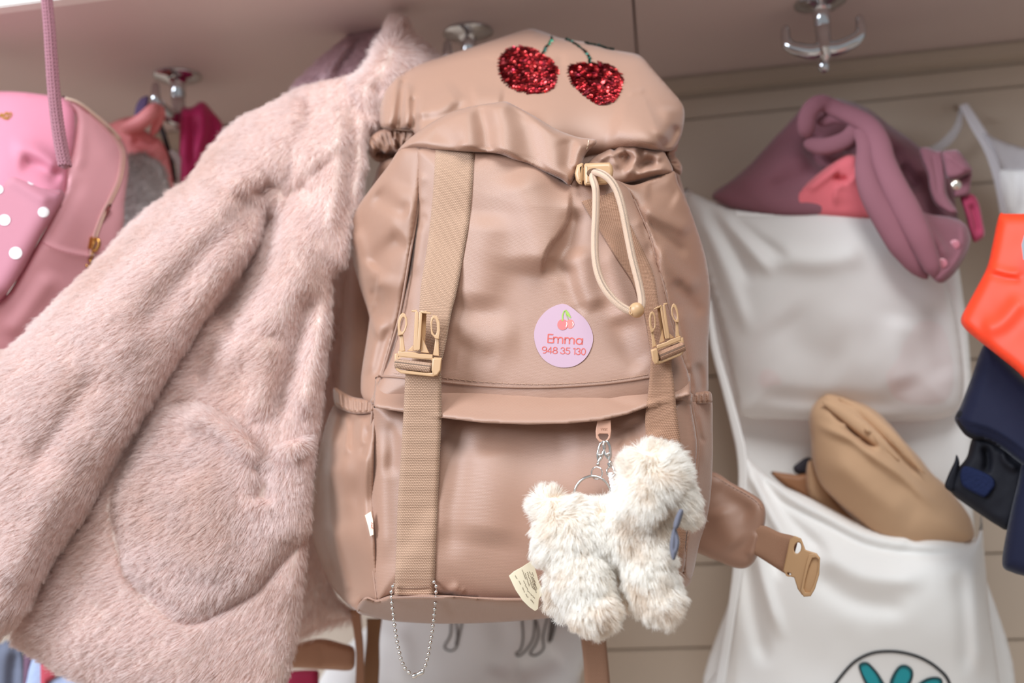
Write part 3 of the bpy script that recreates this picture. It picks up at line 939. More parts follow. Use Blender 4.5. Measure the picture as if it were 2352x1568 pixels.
# ---- drawcord collar, left and right halves
colL = Soft('collar', [(914, 348), (918, 340), (940, 318), (985, 285), (1030, 260), (1062, 249), (1100, 241), (1135, 236), (1160, 233), (1178, 240), (1230, 268), (1275, 295), (1312, 310), (1335, 316), (1352, 318), (1370, 322), (1366, 333), (1352, 345), (1342, 360), (1336, 380), (1322, 402), (1308, 424), (1288, 412), (1250, 394),
                       (1215, 376), (1180, 366), (1152, 355), (1120, 350), (1090, 349), (1040, 346), (1000, 344), (960, 342), (935, 344)],
            [(914, 348, .695), (1160, 233, .688), (1370, 322, .690), (1308, 424, .672), (1000, 344, .677), (1150, 354, .669), (1030, 260, .693)],
            M['bag'], bag, thick=7, w=22, back=9, step=4, noise=(1.0, 60),
            gain=1.0, strokes=[('R', 20, -6, [(1102, 225), (1104, 262), (1114, 300), (1122, 360)]), ('R', 30, 4.5, [(1070, 235), (1076, 275), (1072, 340)]), ('R', 50, 4, [(940, 330), (1000, 300), (1040, 285)]),
                     ('R', 30, 5.5, [(1142, 225), (1156, 295), (1160, 365)]), ('R', 26, -4, [(1190, 250), (1214, 300), (1232, 385)]), ('R', 34, 4.5, [(1240, 275), (1270, 335), (1285, 415)]), ('r', 20, -3, [(1300, 312), (1308, 350), (1300, 400)]),
                     ('r', 12, 3.5, [(1340, 322), (1326, 352), (1318, 395)]), ('r', 22, -3, [(985, 300), (1030, 322), (1060, 345)])])
strokes_mesh('stitching', dashes([(1352, 322), (1350, 334), (1347, 344)], 5, 3), 1.8, colL.y, plain('cream_thread', (240, 214, 186), 0.6), bag, lift=0.5, thick=0.4)
colR = Soft('collar', [(1338, 398), (1345, 380), (1362, 362), (1385, 350), (1402, 342), (1412, 344), (1422, 330), (1440, 324), (1465, 325), (1490, 336), (1520, 345), (1532, 360), (1546, 392), (1530, 402), (1500, 408), (1470, 414), (1440, 420), (1410, 425), (1370, 425), (1345, 415)],
            [(1338, 398, .695), (1440, 324, .705), (1546, 392, .722), (1440, 420, .688)], M['bag'], bag, thick=8, w=22, back=10, step=3.6, noise=(0.8, 40),
            gain=1.3, strokes=[('r', 11, 4.5, [(1368, 372), (1395, 350), (1410, 356), (1416, 372), (1436, 384)]), ('r', 14, -5, [(1420, 350), (1432, 372), (1450, 350)]), ('r', 12, 4, [(1450, 330), (1462, 360), (1450, 388), (1430, 400)]),
                     ('r', 12, -4, [(1460, 392), (1480, 374), (1510, 372)]), ('r', 10, 3.5, [(1455, 405), (1490, 392), (1535, 388)]), ('r', 12, 3, [(1475, 345), (1500, 352), (1525, 368)])])
# folded inner tongue by the cord lock
Soft('collar_fold', [(1306, 420), (1318, 405), (1335, 392), (1345, 410), (1336, 440), (1332, 470), (1320, 480), (1308, 478), (1304, 450)], [(1306, 420, .676), (1335, 400, .684), (1318, 478, .680)], M['bag2'], bag, thick=5, w=12, back=8, step=4)

# ---- cord lock, cord, bead
lock = prism('cord_lock', [[(1345, 375), (1400, 373), (1406, 380), (1409, 392), (1407, 406), (1402, 418), (1392, 424), (1344, 426), (1341, 421), (1341, 379)]], .668, 40, M['plastic'], bag, bevel=8)
prism('plunger', [[(1325, 379), (1336, 374), (1340, 376), (1339, 400), (1337, 424), (1330, 423), (1323, 414), (1320, 398)]], .668, 38, M['plastic'], lock, bevel=7)
prism('plunger_stem', [[(1332, 384), (1350, 384), (1350, 416), (1332, 416)]], .668, 22, M['plastic'], lock, bevel=4)
tag(ball('cord_hole_shade', P(1364, 397, .6625), 0.0042, plain('hole_shadow', (96, 66, 44), 0.8), lock, scale=(1.2, 0.35, 0.8)), 'dark blob coloured as the shade in the cord hole')  # flattened ball; the hole's shade is put into its dark colour
cordp = [(1364, 398, .664), (1372, 396, .656), (1388, 402, .650), (1404, 416, .648), (1418, 440, .647), (1430, 480, .646), (1440, 530, .646), (1452, 590, .645), (1466, 645, .644), (1473, 680, .643), (1474, 700, .642), (1468, 712, .641)]
cord2 = [(1362, 402, .664), (1362, 412, .656), (1367, 428, .651), (1369, 450, .650), (1368, 500, .648), (1366, 550, .647), (1368, 600, .645), (1378, 640, .643), (1396, 672, .641), (1420, 698, .640), (1444, 713, .640), (1456, 714, .641)]
tube('drawcord', cordp, 2.55, M['cord'], bag, sides=16)
tube('drawcord', cord2, 2.55, M['cord'], bag, sides=16)
bd = ball('cord_bead', P(1462, 712, .641), 0.0050, M['plastic'], bag, 24, 16)
tube('bead_rim', [tuple(p) for p in np.c_[ellipse(1449, 713, 3.2, 9.0, 16), np.full(16, .638)]], 0.55, M['plastic'], bd, sides=8, closed=True, smooth=1)

# ---- webbing straps
yd = lambda *fs: (lambda q: np.min([f(q) for f in fs], axis=0))
s1 = ribbon('webbing_strap', [(1001, 338), (992, 471), (981, 568), (967, 656), (962, 718), (950, 800), (944, 836)], [(1090, 345), (1080, 487), (1064, 589), (1048, 675), (1037, 718), (1024, 790), (1012, 840)],
            yd(front.yin, tps([(1045, 345, .679), (1000, 600, .677), (985, 840, .656)])), M['web'], bag, n=90, lift=1.2)
s2 = ribbon('webbing_strap', [(932, 850), (930, 880), (926, 960), (920, 1060), (914, 1146), (910, 1260), (906, 1366)], [(1013, 850), (1014, 880), (1014, 960), (1010, 1060), (1006, 1146), (1001, 1260), (997, 1366)],
            yd(pocket.yin, flap.yin, front.yin, tps([(970, 850, .652), (970, 960, .655), (970, 1150, .664), (950, 1368, .675)])), M['web'], bag, n=100, lift=1.6)
strokes_mesh('stitching', dashes([(912, 1350), (950, 1351), (994, 1349)], 6, 2.5), 2.6, lambda q: np.full(len(q), .6735), M['thread_dark'], bag, lift=2.2)
s3 = ribbon('webbing_strap', [(1336, 462), (1356, 498), (1378, 531), (1414, 589), (1451, 645), (1466, 686), (1480, 720), (1492, 790), (1500, 830)], [(1410, 440), (1440, 500), (1466, 552), (1488, 596), (1504, 640), (1512, 690), (1520, 722), (1540, 780), (1548, 815)],
            yd(front.yin, tps([(1400, 470, .684), (1480, 650, .674), (1520, 820, .655)])), M['webr'], bag, n=80, lift=1.6)
s4 = ribbon('webbing_strap', [(1497, 810), (1494, 840), (1490, 887), (1482, 960), (1484, 1011), (1490, 1100), (1500, 1220), (1508, 1318)], [(1543, 800), (1543, 842), (1549, 887), (1555, 951), (1565, 1027), (1574, 1110), (1577, 1220), (1562, 1304)],
            yd(pocket.yin, flap.yin, front.yin, tps([(1520, 830, .652), (1520, 960, .655), (1530, 1100, .662), (1540, 1310, .666)])), M['webr'], bag, n=90, lift=1.6)


# ---- side-release buckles, male halves
def buckle_male(T, Y, roll_m, flip=False):
    """T maps the left buckle's pixels to the place of this one"""
    f = lambda pts: [tuple(T(np.array(p, float))) for p in pts]
    e = lambda *a, **k: [tuple(T(p)) for p in ellipse(*a, **k)]
    fr = prism('buckle', [f([(906, 812), (914, 811), (916, 822), (922, 818), (995, 824), (997, 820), (1015, 822), (1013, 850), (1006, 862), (994, 865), (920, 857), (910, 850), (906, 838)]),
                          f([(914, 827), (918, 820), (990, 826), (993, 830), (992, 856), (980, 856), (920, 849), (911, 842)])], Y, 22, M['plastic'], bag, bevel=2.2)
    prism('side_bar', [f([(993, 822), (1014, 824), (1012, 850), (1005, 861), (996, 864), (991, 850)])], lambda q: Y(q) - 0.0012, 30, M['plastic'], fr, bevel=3)
    prism('cross_bar', [f([(914, 806), (952, 809), (962, 812), (994, 814), (994, 825), (960, 823), (914, 818)])], Y, 24, M['plastic'], fr, bevel=2)
    # two sprung prongs with eyes
    prism('prong', [f([(913, 748), (914, 736), (918, 724), (924, 718), (930, 720), (935, 730), (936, 745), (932, 758), (926, 768), (914, 771)]), e(925, 745, 5.5, 17, 20, 0.12)], Y, 30, M['plastic'], fr, bevel=1.6)
    prism('prong', [f([(917, 768), (926, 769), (927, 780), (931, 806), (916, 808), (918, 796)])], Y, 18, M['plastic'], fr, bevel=1.8)
    prism('prong', [f([(988, 740), (990, 730), (996, 723), (1004, 726), (1010, 740), (1011, 758), (1008, 779), (999, 777), (990, 766)]), e(998, 750, 5.5, 19, 20, -0.05)], Y, 30, M['plastic'], fr, bevel=1.6)
    prism('prong', [f([(1000, 775), (1008, 778), (1008, 795), (1009, 818), (994, 816), (997, 800)])], Y, 18, M['plastic'], fr, bevel=1.8)
    # centre tongue: slotted spine with top lips and side webs
    prism('tongue', [f([(955, 713), (961, 716), (960, 804), (950, 806), (949, 800), (953, 720)])], Y, 24, M['plastic'], fr, bevel=1.6)
    prism('tongue', [f([(963, 716), (968, 714), (970, 720), (965, 802), (959, 806), (957, 800)])], Y, 24, M['plastic'], fr, bevel=1.6)
    prism('tongue', [f([(968, 716), (980, 714), (976, 800), (965, 802)])], lambda q: Y(q) + 0.0022, 6, M['plastic'], fr, bevel=1.2)
    prism('tongue_lip', [f([(945, 712), (958, 711), (957, 717), (946, 716)])], Y, 20, M['plastic'], fr, bevel=1.4)
    prism('tongue_lip', [f([(964, 713), (989, 717), (990, 721), (968, 719)])], Y, 26, M['plastic'], fr, bevel=1.4)
    prism('tongue_web', [f([(969, 772), (986, 811), (966, 809)])], lambda q: Y(q) - 0.0005, 6, M['plastic'], fr, bevel=1.2)
    prism('tongue_web', [f([(949, 792), (949, 807), (935, 806)])], Y, 6, M['plastic'], fr, bevel=1.2)
    a, b = T(np.array((910, 835), float)), T(np.array((992, 845), float))
    q = np.stack([a, b])
    yy = Y(q) - 0.0012
    ro = tube('webbing_roll', [(a[0], a[1], yy[0]), ((a[0] + b[0]) / 2, (a[1] + b[1]) / 2, yy.mean()), (b[0], b[1], yy[1])], 3.4, roll_m, bag, sides=20)
    l = ro.data.uv_layers[0].data
    uv = np.zeros(len(l) * 2)
    l.foreach_get('uv', uv)
    uv = uv.reshape(-1, 2)
    l.foreach_set('uv', uv[:, ::-1].ravel())
    return fr


buckle_male(lambda p: p, lambda q: np.full(len(q), .648) + 0.00003 * (960 - q[:, 0]), M['web'])


def T2(p):
    p = np.asarray(p, float)
    u, v = (p[..., 0] - 906) / 109, (p[..., 1] - 712) / 150
    # mirrored, narrowed and turned: the right buckle is seen from its side
    x = 1572 - 76 * u - 14 * (1 - v) + 2
    y = 700 + 130 * v - (1 - u) * 12 + 8 * (u)
    return np.stack([x, y], -1)


buckle_male(T2, lambda q: .647 + 0.00011 * (q[:, 0] - 1530), M['webr'])

# ---- zip pull
zp = prism('zip_pull', [[(1372, 966), (1403, 964), (1404, 990), (1402, 1006), (1395, 1014), (1386, 1017), (1376, 1014), (1369, 1005), (1368, 990)], [(1374, 999), (1377, 996), (1396, 996), (1398, 1000), (1395, 1008), (1387, 1012), (1378, 1008)]],
           lambda q: .649 + 0 * q[:, 0], 7, plain('rose_rubber', (196, 148, 124), 0.5), bag, bevel=1.8)
GL = {'Y': [[(0, 0), (.5, .5), (1, 0)], [(.5, .5), (.5, 1)]], 'K': [[(0, 0), (0, 1)], [(1, 0), (.05, .55)], [(.3, .42), (1, 1)]]}
zl = []
for i, ch in enumerate('YKK'):
    for l in GL[ch]:
        zl.append([(1379 + i * 5.6 + 3.9 * a, 983 + 5.0 * b - 0.1 * i) for a, b in l])
strokes_mesh('raised_lettering', zl, 1.0, lambda q: np.full(len(q), .6479), plain('rose_rubber_raised', (190, 142, 118), 0.4), zp, lift=0.15)

# ---- hip belt and its female buckle
hb = Soft('hip_belt', [(1560, 1090), (1636, 1083), (1680, 1108), (1718, 1128), (1745, 1146), (1757, 1166), (1758, 1196), (1748, 1240), (1738, 1280), (1718, 1302), (1690, 1304), (1640, 1285), (1600, 1268), (1560, 1250)],
          [(1560, 1180, .80), (1640, 1180, .79), (1758, 1196, .775), (1700, 1304, .782)], M['bag2'], bag, thick=8, w=26, back=12, step=6, noise=(0.8, 60),
          strokes=[('r', 26, -3, [(1640, 1110), (1690, 1150), (1730, 1190)]), ('r', 12, 3, [(1745, 1220), (1735, 1260), (1720, 1285)]), ('r', 30, 4, [(1650, 1160), (1670, 1220), (1700, 1260)])])
strokes_mesh('stitching', dashes([(1640, 1091), (1680, 1115), (1716, 1135), (1740, 1152), (1751, 1170)], 6, 4), 2, hb.y, M['thread'], bag, lift=0.5)
hw = ribbon('hip_webbing', [(1738, 1206), (1760, 1208), (1790, 1222), (1815, 1228), (1835, 1234)], [(1726, 1268), (1748, 1282), (1770, 1296), (1795, 1312), (1812, 1322)], [(1738, 1206, .772), (1726, 1268, .773), (1800, 1270, .764), (1830, 1290, .76)], M['webr'], bag, n=30, lift=1.0, thick=3)
fb = prism('buckle', [[(1814, 1238), (1825, 1230), (1840, 1236), (1845, 1248), (1850, 1262), (1862, 1266), (1876, 1270), (1884, 1282), (1880, 1320), (1868, 1355), (1856, 1368), (1842, 1366), (1832, 1352), (1824, 1326), (1808, 1322), (1798, 1310), (1806, 1276)],
                      [tuple(p) for p in ellipse(1832, 1258, 8, 13, 16, 0.2)], [tuple(p) for p in ellipse(1812, 1318, 5, 3, 12, 0.2)]], lambda q: .757 - 0.00012 * (q[:, 0] - 1814), 22, M['plastic'], bag, bevel=3)
dk = plain('buckle_mouth_shade', (120, 72, 28), 0.6)
pr = [(1866, 1281), (1874, 1280), (1880, 1285), (1877, 1312), (1868, 1342), (1860, 1360), (1850, 1360), (1846, 1350), (1850, 1330), (1858, 1300)]
prism('mouth_rim', [[(1858, 1272), (1872, 1270), (1884, 1280), (1882, 1318), (1872, 1352), (1862, 1369), (1846, 1370), (1838, 1356), (1844, 1326), (1852, 1290)], pr], lambda q: .748 - 0.00010 * (q[:, 0] - 1858), 14, M['plastic'], fb, bevel=2.5)
tag(prism('mouth_shade', [pr], .7545, 4, dk, fb, bevel=0.5), 'dark plate coloured as the shade inside the buckle')  # plate whose dark colour stands in for shade in the slot

# ---- shoulder strap and loose webbing seen below the bag
brown = weave('brown_strap_cloth', (176, 126, 96), 0.9, 0.2, 0.05)
Soft('shoulder_strap', [(640, 1486), (690, 1474), (740, 1466), (790, 1478), (812, 1486), (816, 1510), (808, 1538), (760, 1538), (690, 1534), (640, 1530)], .85, brown, bag, thick=6, w=18, back=10, step=8,
     strokes=[('s', 30, -3, [(740, 1464), (745, 1500), (744, 1540)])])
ribbon('shoulder_webbing', [(802, 1400), (812, 1450), (818, 1510), (815, 1590)], [(826, 1400), (832, 1450), (836, 1510), (836, 1590)], .84, brown, bag, n=20, thick=3)
ribbon('shoulder_webbing', [(842, 1420), (842, 1470), (836, 1530), (830, 1600)], [(878, 1420), (872, 1470), (872, 1530), (868, 1600)], .86, weave('dark_strap_webbing', (150, 104, 66), 1.0, 0.3, 0.1), bag, n=20, thick=3)
ribbon('strap_tail', [(1326, 1400), (1334, 1465), (1340, 1520), (1345, 1600)], [(1386, 1400), (1391, 1460), (1397, 1520), (1404, 1600)], .80, M['webr'], bag, n=24, thick=2.5)

# ---- name sticker
stk = plain('lilac_sticker', (190, 158, 172), 0.3, spec=0.5)
so = resample(cat([(1287, 698), (1300, 699), (1313, 706), (1328, 718), (1342, 730), (1354, 747), (1361, 766), (1362, 782), (1358, 798), (1350, 815), (1338, 829), (1320, 840), (1297, 844), (1276, 841), (1256, 831), (1242, 817), (1232, 798), (1227, 776), (1228, 756), (1236, 736), (1250, 718), (1266, 706)], 6, True), 3, True)
ds = delaunay_2d_cdt([Vector(p) for p in so.tolist()] + [Vector(p) for p in (np.stack(np.meshgrid(np.arange(1228, 1362, 7), np.arange(698, 844, 7)), -1).reshape(-1, 2)).tolist() if inside(np.array([p]), so)[0] and seg_dist(np.array([p]), so, True)[0][0] > 3.5],
                     [], [list(range(len(so)))], 1, 1e-4)
sq = np.array([(a.x, a.y) for a in ds[0]])
sF = [tuple(t[::-1]) for t in ds[2]]
_sA = lambda q: np.stack([np.ones(len(q)), q[:, 0] - 1294, q[:, 1] - 771, (q[:, 0] - 1294) ** 2, (q[:, 1] - 771) ** 2, (q[:, 0] - 1294) * (q[:, 1] - 771)], 1)
_sc = np.linalg.lstsq(_sA(sq), front.y(sq), rcond=None)[0]
_so = float((_sA(sq) @ _sc - front.y(sq)).max()) * 0.8
sy = lambda q: _sA(np.asarray(q, float)) @ _sc - _so - 0.0003
sV = P(sq[:, 0], sq[:, 1], sy(sq))
sn = np.cross(sV[sF[0][1]] - sV[sF[0][0]], sV[sF[0][2]] - sV[sF[0][0]])
if sn @ (CAM - sV[0]) < 0:
    sF = [t[::-1] for t in sF]
sV2 = P(sq[:, 0], sq[:, 1], sy(sq) + 0.0006)
ns_ = len(sV)
rim = [(i, (i + 1) % len(so), (i + 1) % len(so) + ns_, i + ns_) for i in range(len(so))]
sticker = mesh('name_sticker', np.vstack([sV, sV2]), sF + rim + [tuple(ns_ + x for x in t[::-1]) for t in sF], stk, bag, smooth=False)
tag(sticker, 'round lilac name sticker with a cherry picture, reading Emma 948 35 130')


def arc(cx, cy, rx, ry, a0, a1, n=12):
    a = np.radians(np.linspace(a0, a1, n))
    return [(cx + rx * math.cos(t), cy + ry * math.sin(t)) for t in a]


# letter shapes as pen strokes, unit height, y down, baseline 1
G = {
    'E': (0.55, [[(0.5, 0.02), (0.05, 0.02), (0.05, 0.98), (0.5, 0.98)], [(0.05, 0.5), (0.45, 0.5)]]),
    'm': (1.12, [[(0.05, 0.3), (0.05, 0.98)], [(0.05, 0.6)] + arc(0.27, 0.55, 0.22, 0.25, 180, 360) + [(0.49, 0.98)], [(0.49, 0.6)] + arc(0.72, 0.55, 0.23, 0.25, 180, 360) + [(0.95, 0.98)]]),
    'a': (0.72, [arc(0.33, 0.65, 0.30, 0.34, 0, 360, 24), [(0.63, 0.3), (0.63, 0.98)]]),
    '9': (0.66, [arc(0.3, 0.3, 0.27, 0.28, 0, 360, 22), [(0.57, 0.3)] + arc(0.28, 0.62, 0.30, 0.36, -25, 110, 12)]),
    '4': (0.70, [[(0.45, 0.98), (0.45, 0.02), (0.03, 0.74), (0.64, 0.74)]]),
    '8': (0.66, [arc(0.3, 0.25, 0.23, 0.23, 0, 360, 22), arc(0.3, 0.73, 0.28, 0.25, 0, 360, 22)]),
    '3': (0.62, [arc(0.26, 0.26, 0.22, 0.24, 190, 440, 18), arc(0.26, 0.74, 0.26, 0.24, -80, 170, 18)]),
    '5': (0.64, [[(0.52, 0.03), (0.12, 0.03), (0.07, 0.45)] + arc(0.27, 0.67, 0.27, 0.30, -130, 150, 18)]),
    '1': (0.36, [[(0.02, 0.12), (0.2, 0.03), (0.2, 0.98)]]),
    '0': (0.66, [arc(0.3, 0.5, 0.26, 0.48, 0, 360, 26)]),
    ' ': (0.34, []),
}


def writing(txt, x0, y0, x1, y1, h):
    tot = sum(G[c][0] for c in txt)
    out, acc = [], 0.0
    L = math.hypot(x1 - x0, y1 - y0)
    k = L / tot
    ux, uy = (x1 - x0) / L, (y1 - y0) / L
    for c in txt:
        for ln in G[c][1]:
            pts = []
            for a, b in ln:
                s = acc + a * k
                pts.append((x0 + ux * s - uy * (b - 1) * h, y0 + uy * s + ux * (b - 1) * h))
            out.append(resample(np.array(pts), 1.2))
        acc += G[c][0] * k
    return out


ink = plain('coral_ink', (206, 92, 82), 0.5)
strokes_mesh('name_lettering', writing('Emma', 1257, 786.5, 1339, 791, 19.5), 2.7, sy, ink, sticker, lift=0.2, thick=0.1)
strokes_mesh('phone_lettering', writing('948 35 130', 1244.5, 810.5, 1346, 815, 15), 1.9, sy, ink, sticker, lift=0.2, thick=0.1)


def patch(name, outline, depth, m, parent, lift, rings=4):
    """flat applique laid on a surface: outline in photo pixels, filled in rings towards its middle, a tenth of a millimetre thick"""
    o = np.asarray(outline, float)
    n = len(o)
    c = o.mean(0)
    q = np.vstack([c + (o - c) * (1 - k / rings) for k in range(rings)] + [c])
    Y = depth(q) - lift / 1000
    V = np.vstack([P(q[:, 0], q[:, 1], Y), P(q[:, 0], q[:, 1], Y + 0.0001)])
    F = []
    N = len(q)
    sg = np.sum(o[:, 0] * np.roll(o[:, 1], -1) - np.roll(o[:, 0], -1) * o[:, 1]) > 0
    for i in range(n):
        j = (i + 1) % n
        fs = [(k * n + i, (k + 1) * n + i, (k + 1) * n + j, k * n + j) for k in range(rings - 1)] + [((rings - 1) * n + i, N - 1, (rings - 1) * n + j)]
        for t in fs:
            t = t if sg else t[::-1]
            F += [t, tuple(x + N for x in t[::-1])]
        F.append((i, j, j + N, i + N))
    return mesh(name, V, F, m, parent, smooth=False)


c1, c2, gr, wh = plain('cherry_print_dark', (206, 112, 110), 0.5), plain('cherry_print_light', (232, 124, 116), 0.5), plain('leaf_print', (150, 180, 76), 0.5), plain('white_print', (250, 240, 236), 0.5)
patch('printed_cherry', ellipse(1309.5, 743.8, 9.2, 10.6, 28), sy, c2, sticker, 0.15)
patch('printed_cherry', ellipse(1292.3, 745.4, 12.2, 12.5, 28), sy, c1, sticker, 0.25)
patch('printed_leaf', resample(cat([(1298, 711.5), (1303, 714), (1308, 721), (1311.5, 730), (1306, 727), (1300, 720)], 5, True), 1, True), sy, gr, sticker, 0.25)
strokes_mesh('printed_stem', [[(1300, 711.5, 1.5), (1295, 715, 2.4), (1292, 724, 3.0), (1292, 736, 3.0)], [(1298.6, 714, 1.2), (1301, 724, 1.3), (1305.5, 733, 1.5)]], 2, sy, gr, sticker, lift=0.35)
strokes_mesh('printed_glint', [[(1301.4, 740, 1.6), (1302.3, 744, 2.4), (1300, 751, 1.2)], [(1315, 739.5, 1.2), (1317, 744, 2.2), (1315.6, 749, 1.2)]], 2, sy, wh, sticker, lift=0.45)

# ---- sequin cherries on the lid
redm = []
for k, (c, rg) in enumerate((((176, 26, 34), 0.2), ((132, 12, 22), 0.26), ((226, 70, 70), 0.10), ((104, 12, 20), 0.3), ((210, 60, 90), 0.12))):
    redm.append(plain('red_sequin_%s' % ('abcde'[k]), c, rg, 0.75, spec=0.6))
grm = [plain('green_sequin_a', (16, 74, 62), 0.25, 0.6), plain('green_sequin_b', (10, 50, 44), 0.3, 0.6), plain('green_sequin_c', (40, 150, 120), 0.2, 0.6)]


def sequin_mesh(r):
    V, F = [], []
    n = 10
    for rr, h in ((0.22, 0.02), (0.62, 0.0), (1.0, 0.16)):
        for k in range(n):
            a = 2 * math.pi * k / n
            V.append((rr * r * math.cos(a), rr * r * math.sin(a), h * r))
    for i in range(2):
        for k in range(n):
            l = (k + 1) % n
            F.append((i * n + k, (i + 1) * n + k, (i + 1) * n + l, i * n + l))
    me = bpy.data.meshes.new('sequin')
    me.from_pydata(V, [], F)
    me.polygons.foreach_set('use_smooth', np.zeros(len(F), bool))
    return me


SEQ = []
for mm in redm + grm:
    me = sequin_mesh(0.00196)
    me.materials.append(mm)
    SEQ.append(me)


def place(me, name, px, py, lift, tilt, parent, S, sc=1.0):
    e = 3.0
    Y = S.at([px, px + e, px], [py, py, py + e], lift)
    A, B, C = P(np.array([px, px + e, px]), np.array([py, py, py + e]), Y)
    u, v = B - A, C - A
    n = np.cross(v, u)
    n /= np.linalg.norm(n)
    u /= np.linalg.norm(u)
    v = np.cross(n, u)
    R = Matrix((u, v, n)).transposed()
    o = bpy.data.objects.new(name, me)
    COL.objects.link(o)
    o.parent = parent
    o.matrix_parent_inverse = Matrix.Translation(-Vector(root_loc(parent)))
    from mathutils import Euler
    o.matrix_basis = Matrix.Translation(Vector(A)) @ (R @ Euler(tilt).to_matrix()).to_4x4() @ Matrix.Scale(sc, 4)
    return o


def cherry(outline, seed, swirl):
    r_ = random.Random(seed)
    pl = resample(cat(outline, 8, True), 3, True)
    base = Soft('sequin_cherry', outline, lidd, redm[3], bag, thick=0, w=10, back=1, step=6, build=False)
    base.o = patch('sequin_cherry', pl, lid.y, redm[3], bag, 0.5)
    tag(base.o, 'cherry of red sequins')
    c = pl.mean(0)
    n = 0
    # rows follow the outline inwards like stitched rounds
    for ring in range(0, 9):
        k = 1 - ring * 0.118
        if k < 0.1:
            break
        rp = resample(c + (pl - c) * k, 7.0, True)
        for i, p in enumerate(rp):
            q = p + np.array([r_.gauss(0, 0.7), r_.gauss(0, 0.7)])
            up = r_.random()
            mi = r_.choices((0, 1, 2, 3, 4), (30, 36, 18, 22, 4))[0]
            dd = rp[(i + 1) % len(rp)] - p
            a = math.atan2(dd[1], dd[0])
            if ring == 0:
                tl = 0.32
            else:
                tl = 0.28 + 0.3 * r_.random() if up < 0.55 else r_.uniform(-0.3, 0.3)
            # leaning along the row, as shingled sequins do
            tx, ty = tl * math.sin(a) + r_.gauss(0, .16), tl * math.cos(a) + r_.gauss(0, .16)
            place(SEQ[mi], 'sequin', q[0], q[1], 1.0 + 0.5 * r_.random(), (tx, ty, r_.random()), base.o, lid)
            n += 1
    return n


n1 = cherry([(1146, 150), (1152, 128), (1168, 114), (1190, 108), (1212, 110), (1232, 118), (1246, 128), (1262, 136), (1272, 150), (1280, 160), (1276, 180), (1268, 200), (1250, 210), (1222, 213), (1195, 208), (1170, 196), (1152, 176)], 3, 1)
n2 = cherry([(1306, 166), (1308, 152), (1320, 147), (1350, 145), (1380, 146), (1402, 150), (1415, 160), (1426, 172), (1427, 190), (1420, 212), (1408, 230), (1392, 237), (1372, 236), (1352, 222), (1330, 206), (1315, 190)], 5, -1)
print('sequins', n1, n2)
stem_o = []
for ln in ([(1243, 127), (1252, 112), (1262, 98), (1268, 86)], [(1355, 144), (1351, 128), (1340, 114), (1326, 104), (1312, 95), (1300, 89)], [(1346, 99), (1370, 103), (1392, 110), (1410, 113)]):
    st = strokes_mesh('sequin_stem', [resample(cat(ln, 6), 3)], 3.5, lid.y, grm[1], bag, lift=0.5)
    for i, p in enumerate(resample(cat(ln, 8), 3.0)):
        mi = 5 + (0 if random.random() < 0.5 else 1)
        if abs(p[0] - 1263) < 5 and p[1] < 104 and p[1] > 92:
            mi = 7
        place(SEQ[mi], 'sequin', p[0] + random.gauss(0, 1.0), p[1] + random.gauss(0, .5), 1.0, (random.uniform(-.7, .7), random.uniform(-.7, .7), 0), st, lid, 0.78)

# ================================================================ pink fur coat
coat = thing('fur_coat', 'pale pink fluffy faux-fur coat with a patch pocket and hood, left of the beige backpack', 'coat', P(420, 1560, 0.74))
furm = furmat('pale_pink_fur', (243, 227, 222), (230, 202, 192), bias=0.65, alt=(222, 190, 172), scale=14, amount=0.35)
furb = plain('fur_backing', (222, 200, 190), 0.8, var=0.06, scale=60)
liningm = plain('mauve_hood_lining', (196, 164, 168), 0.8, var=0.08, scale=120, bump=0.4)


def comb(ctrl, sc=90.0):
    c = np.array([(a, b) for a, b, _, _ in ctrl], float)
    d = np.array([(x, y) for _, _, x, y in ctrl], float)
    d /= np.linalg.norm(d, axis=1)[:, None]

    def fn(q):
        w = 1 / (((q[:, None] - c[None]) ** 2).sum(2) + sc) ** 1.6
        v = w @ d
        return v / (np.linalg.norm(v, axis=1)[:, None] + 1e-9)
    return fn


def front_tris(s, xlo=-70, xhi=2420, ylo=-60, yhi=1640, skip=None):
    c = s.q[s.F].mean(1)
    k = (c[:, 0] > xlo) & (c[:, 0] < xhi) & (c[:, 1] > ylo) & (c[:, 1] < yhi)
    if skip is not None:
        k &= ~skip(c)
    return (s.V, s.F[k], s.N, s.q)


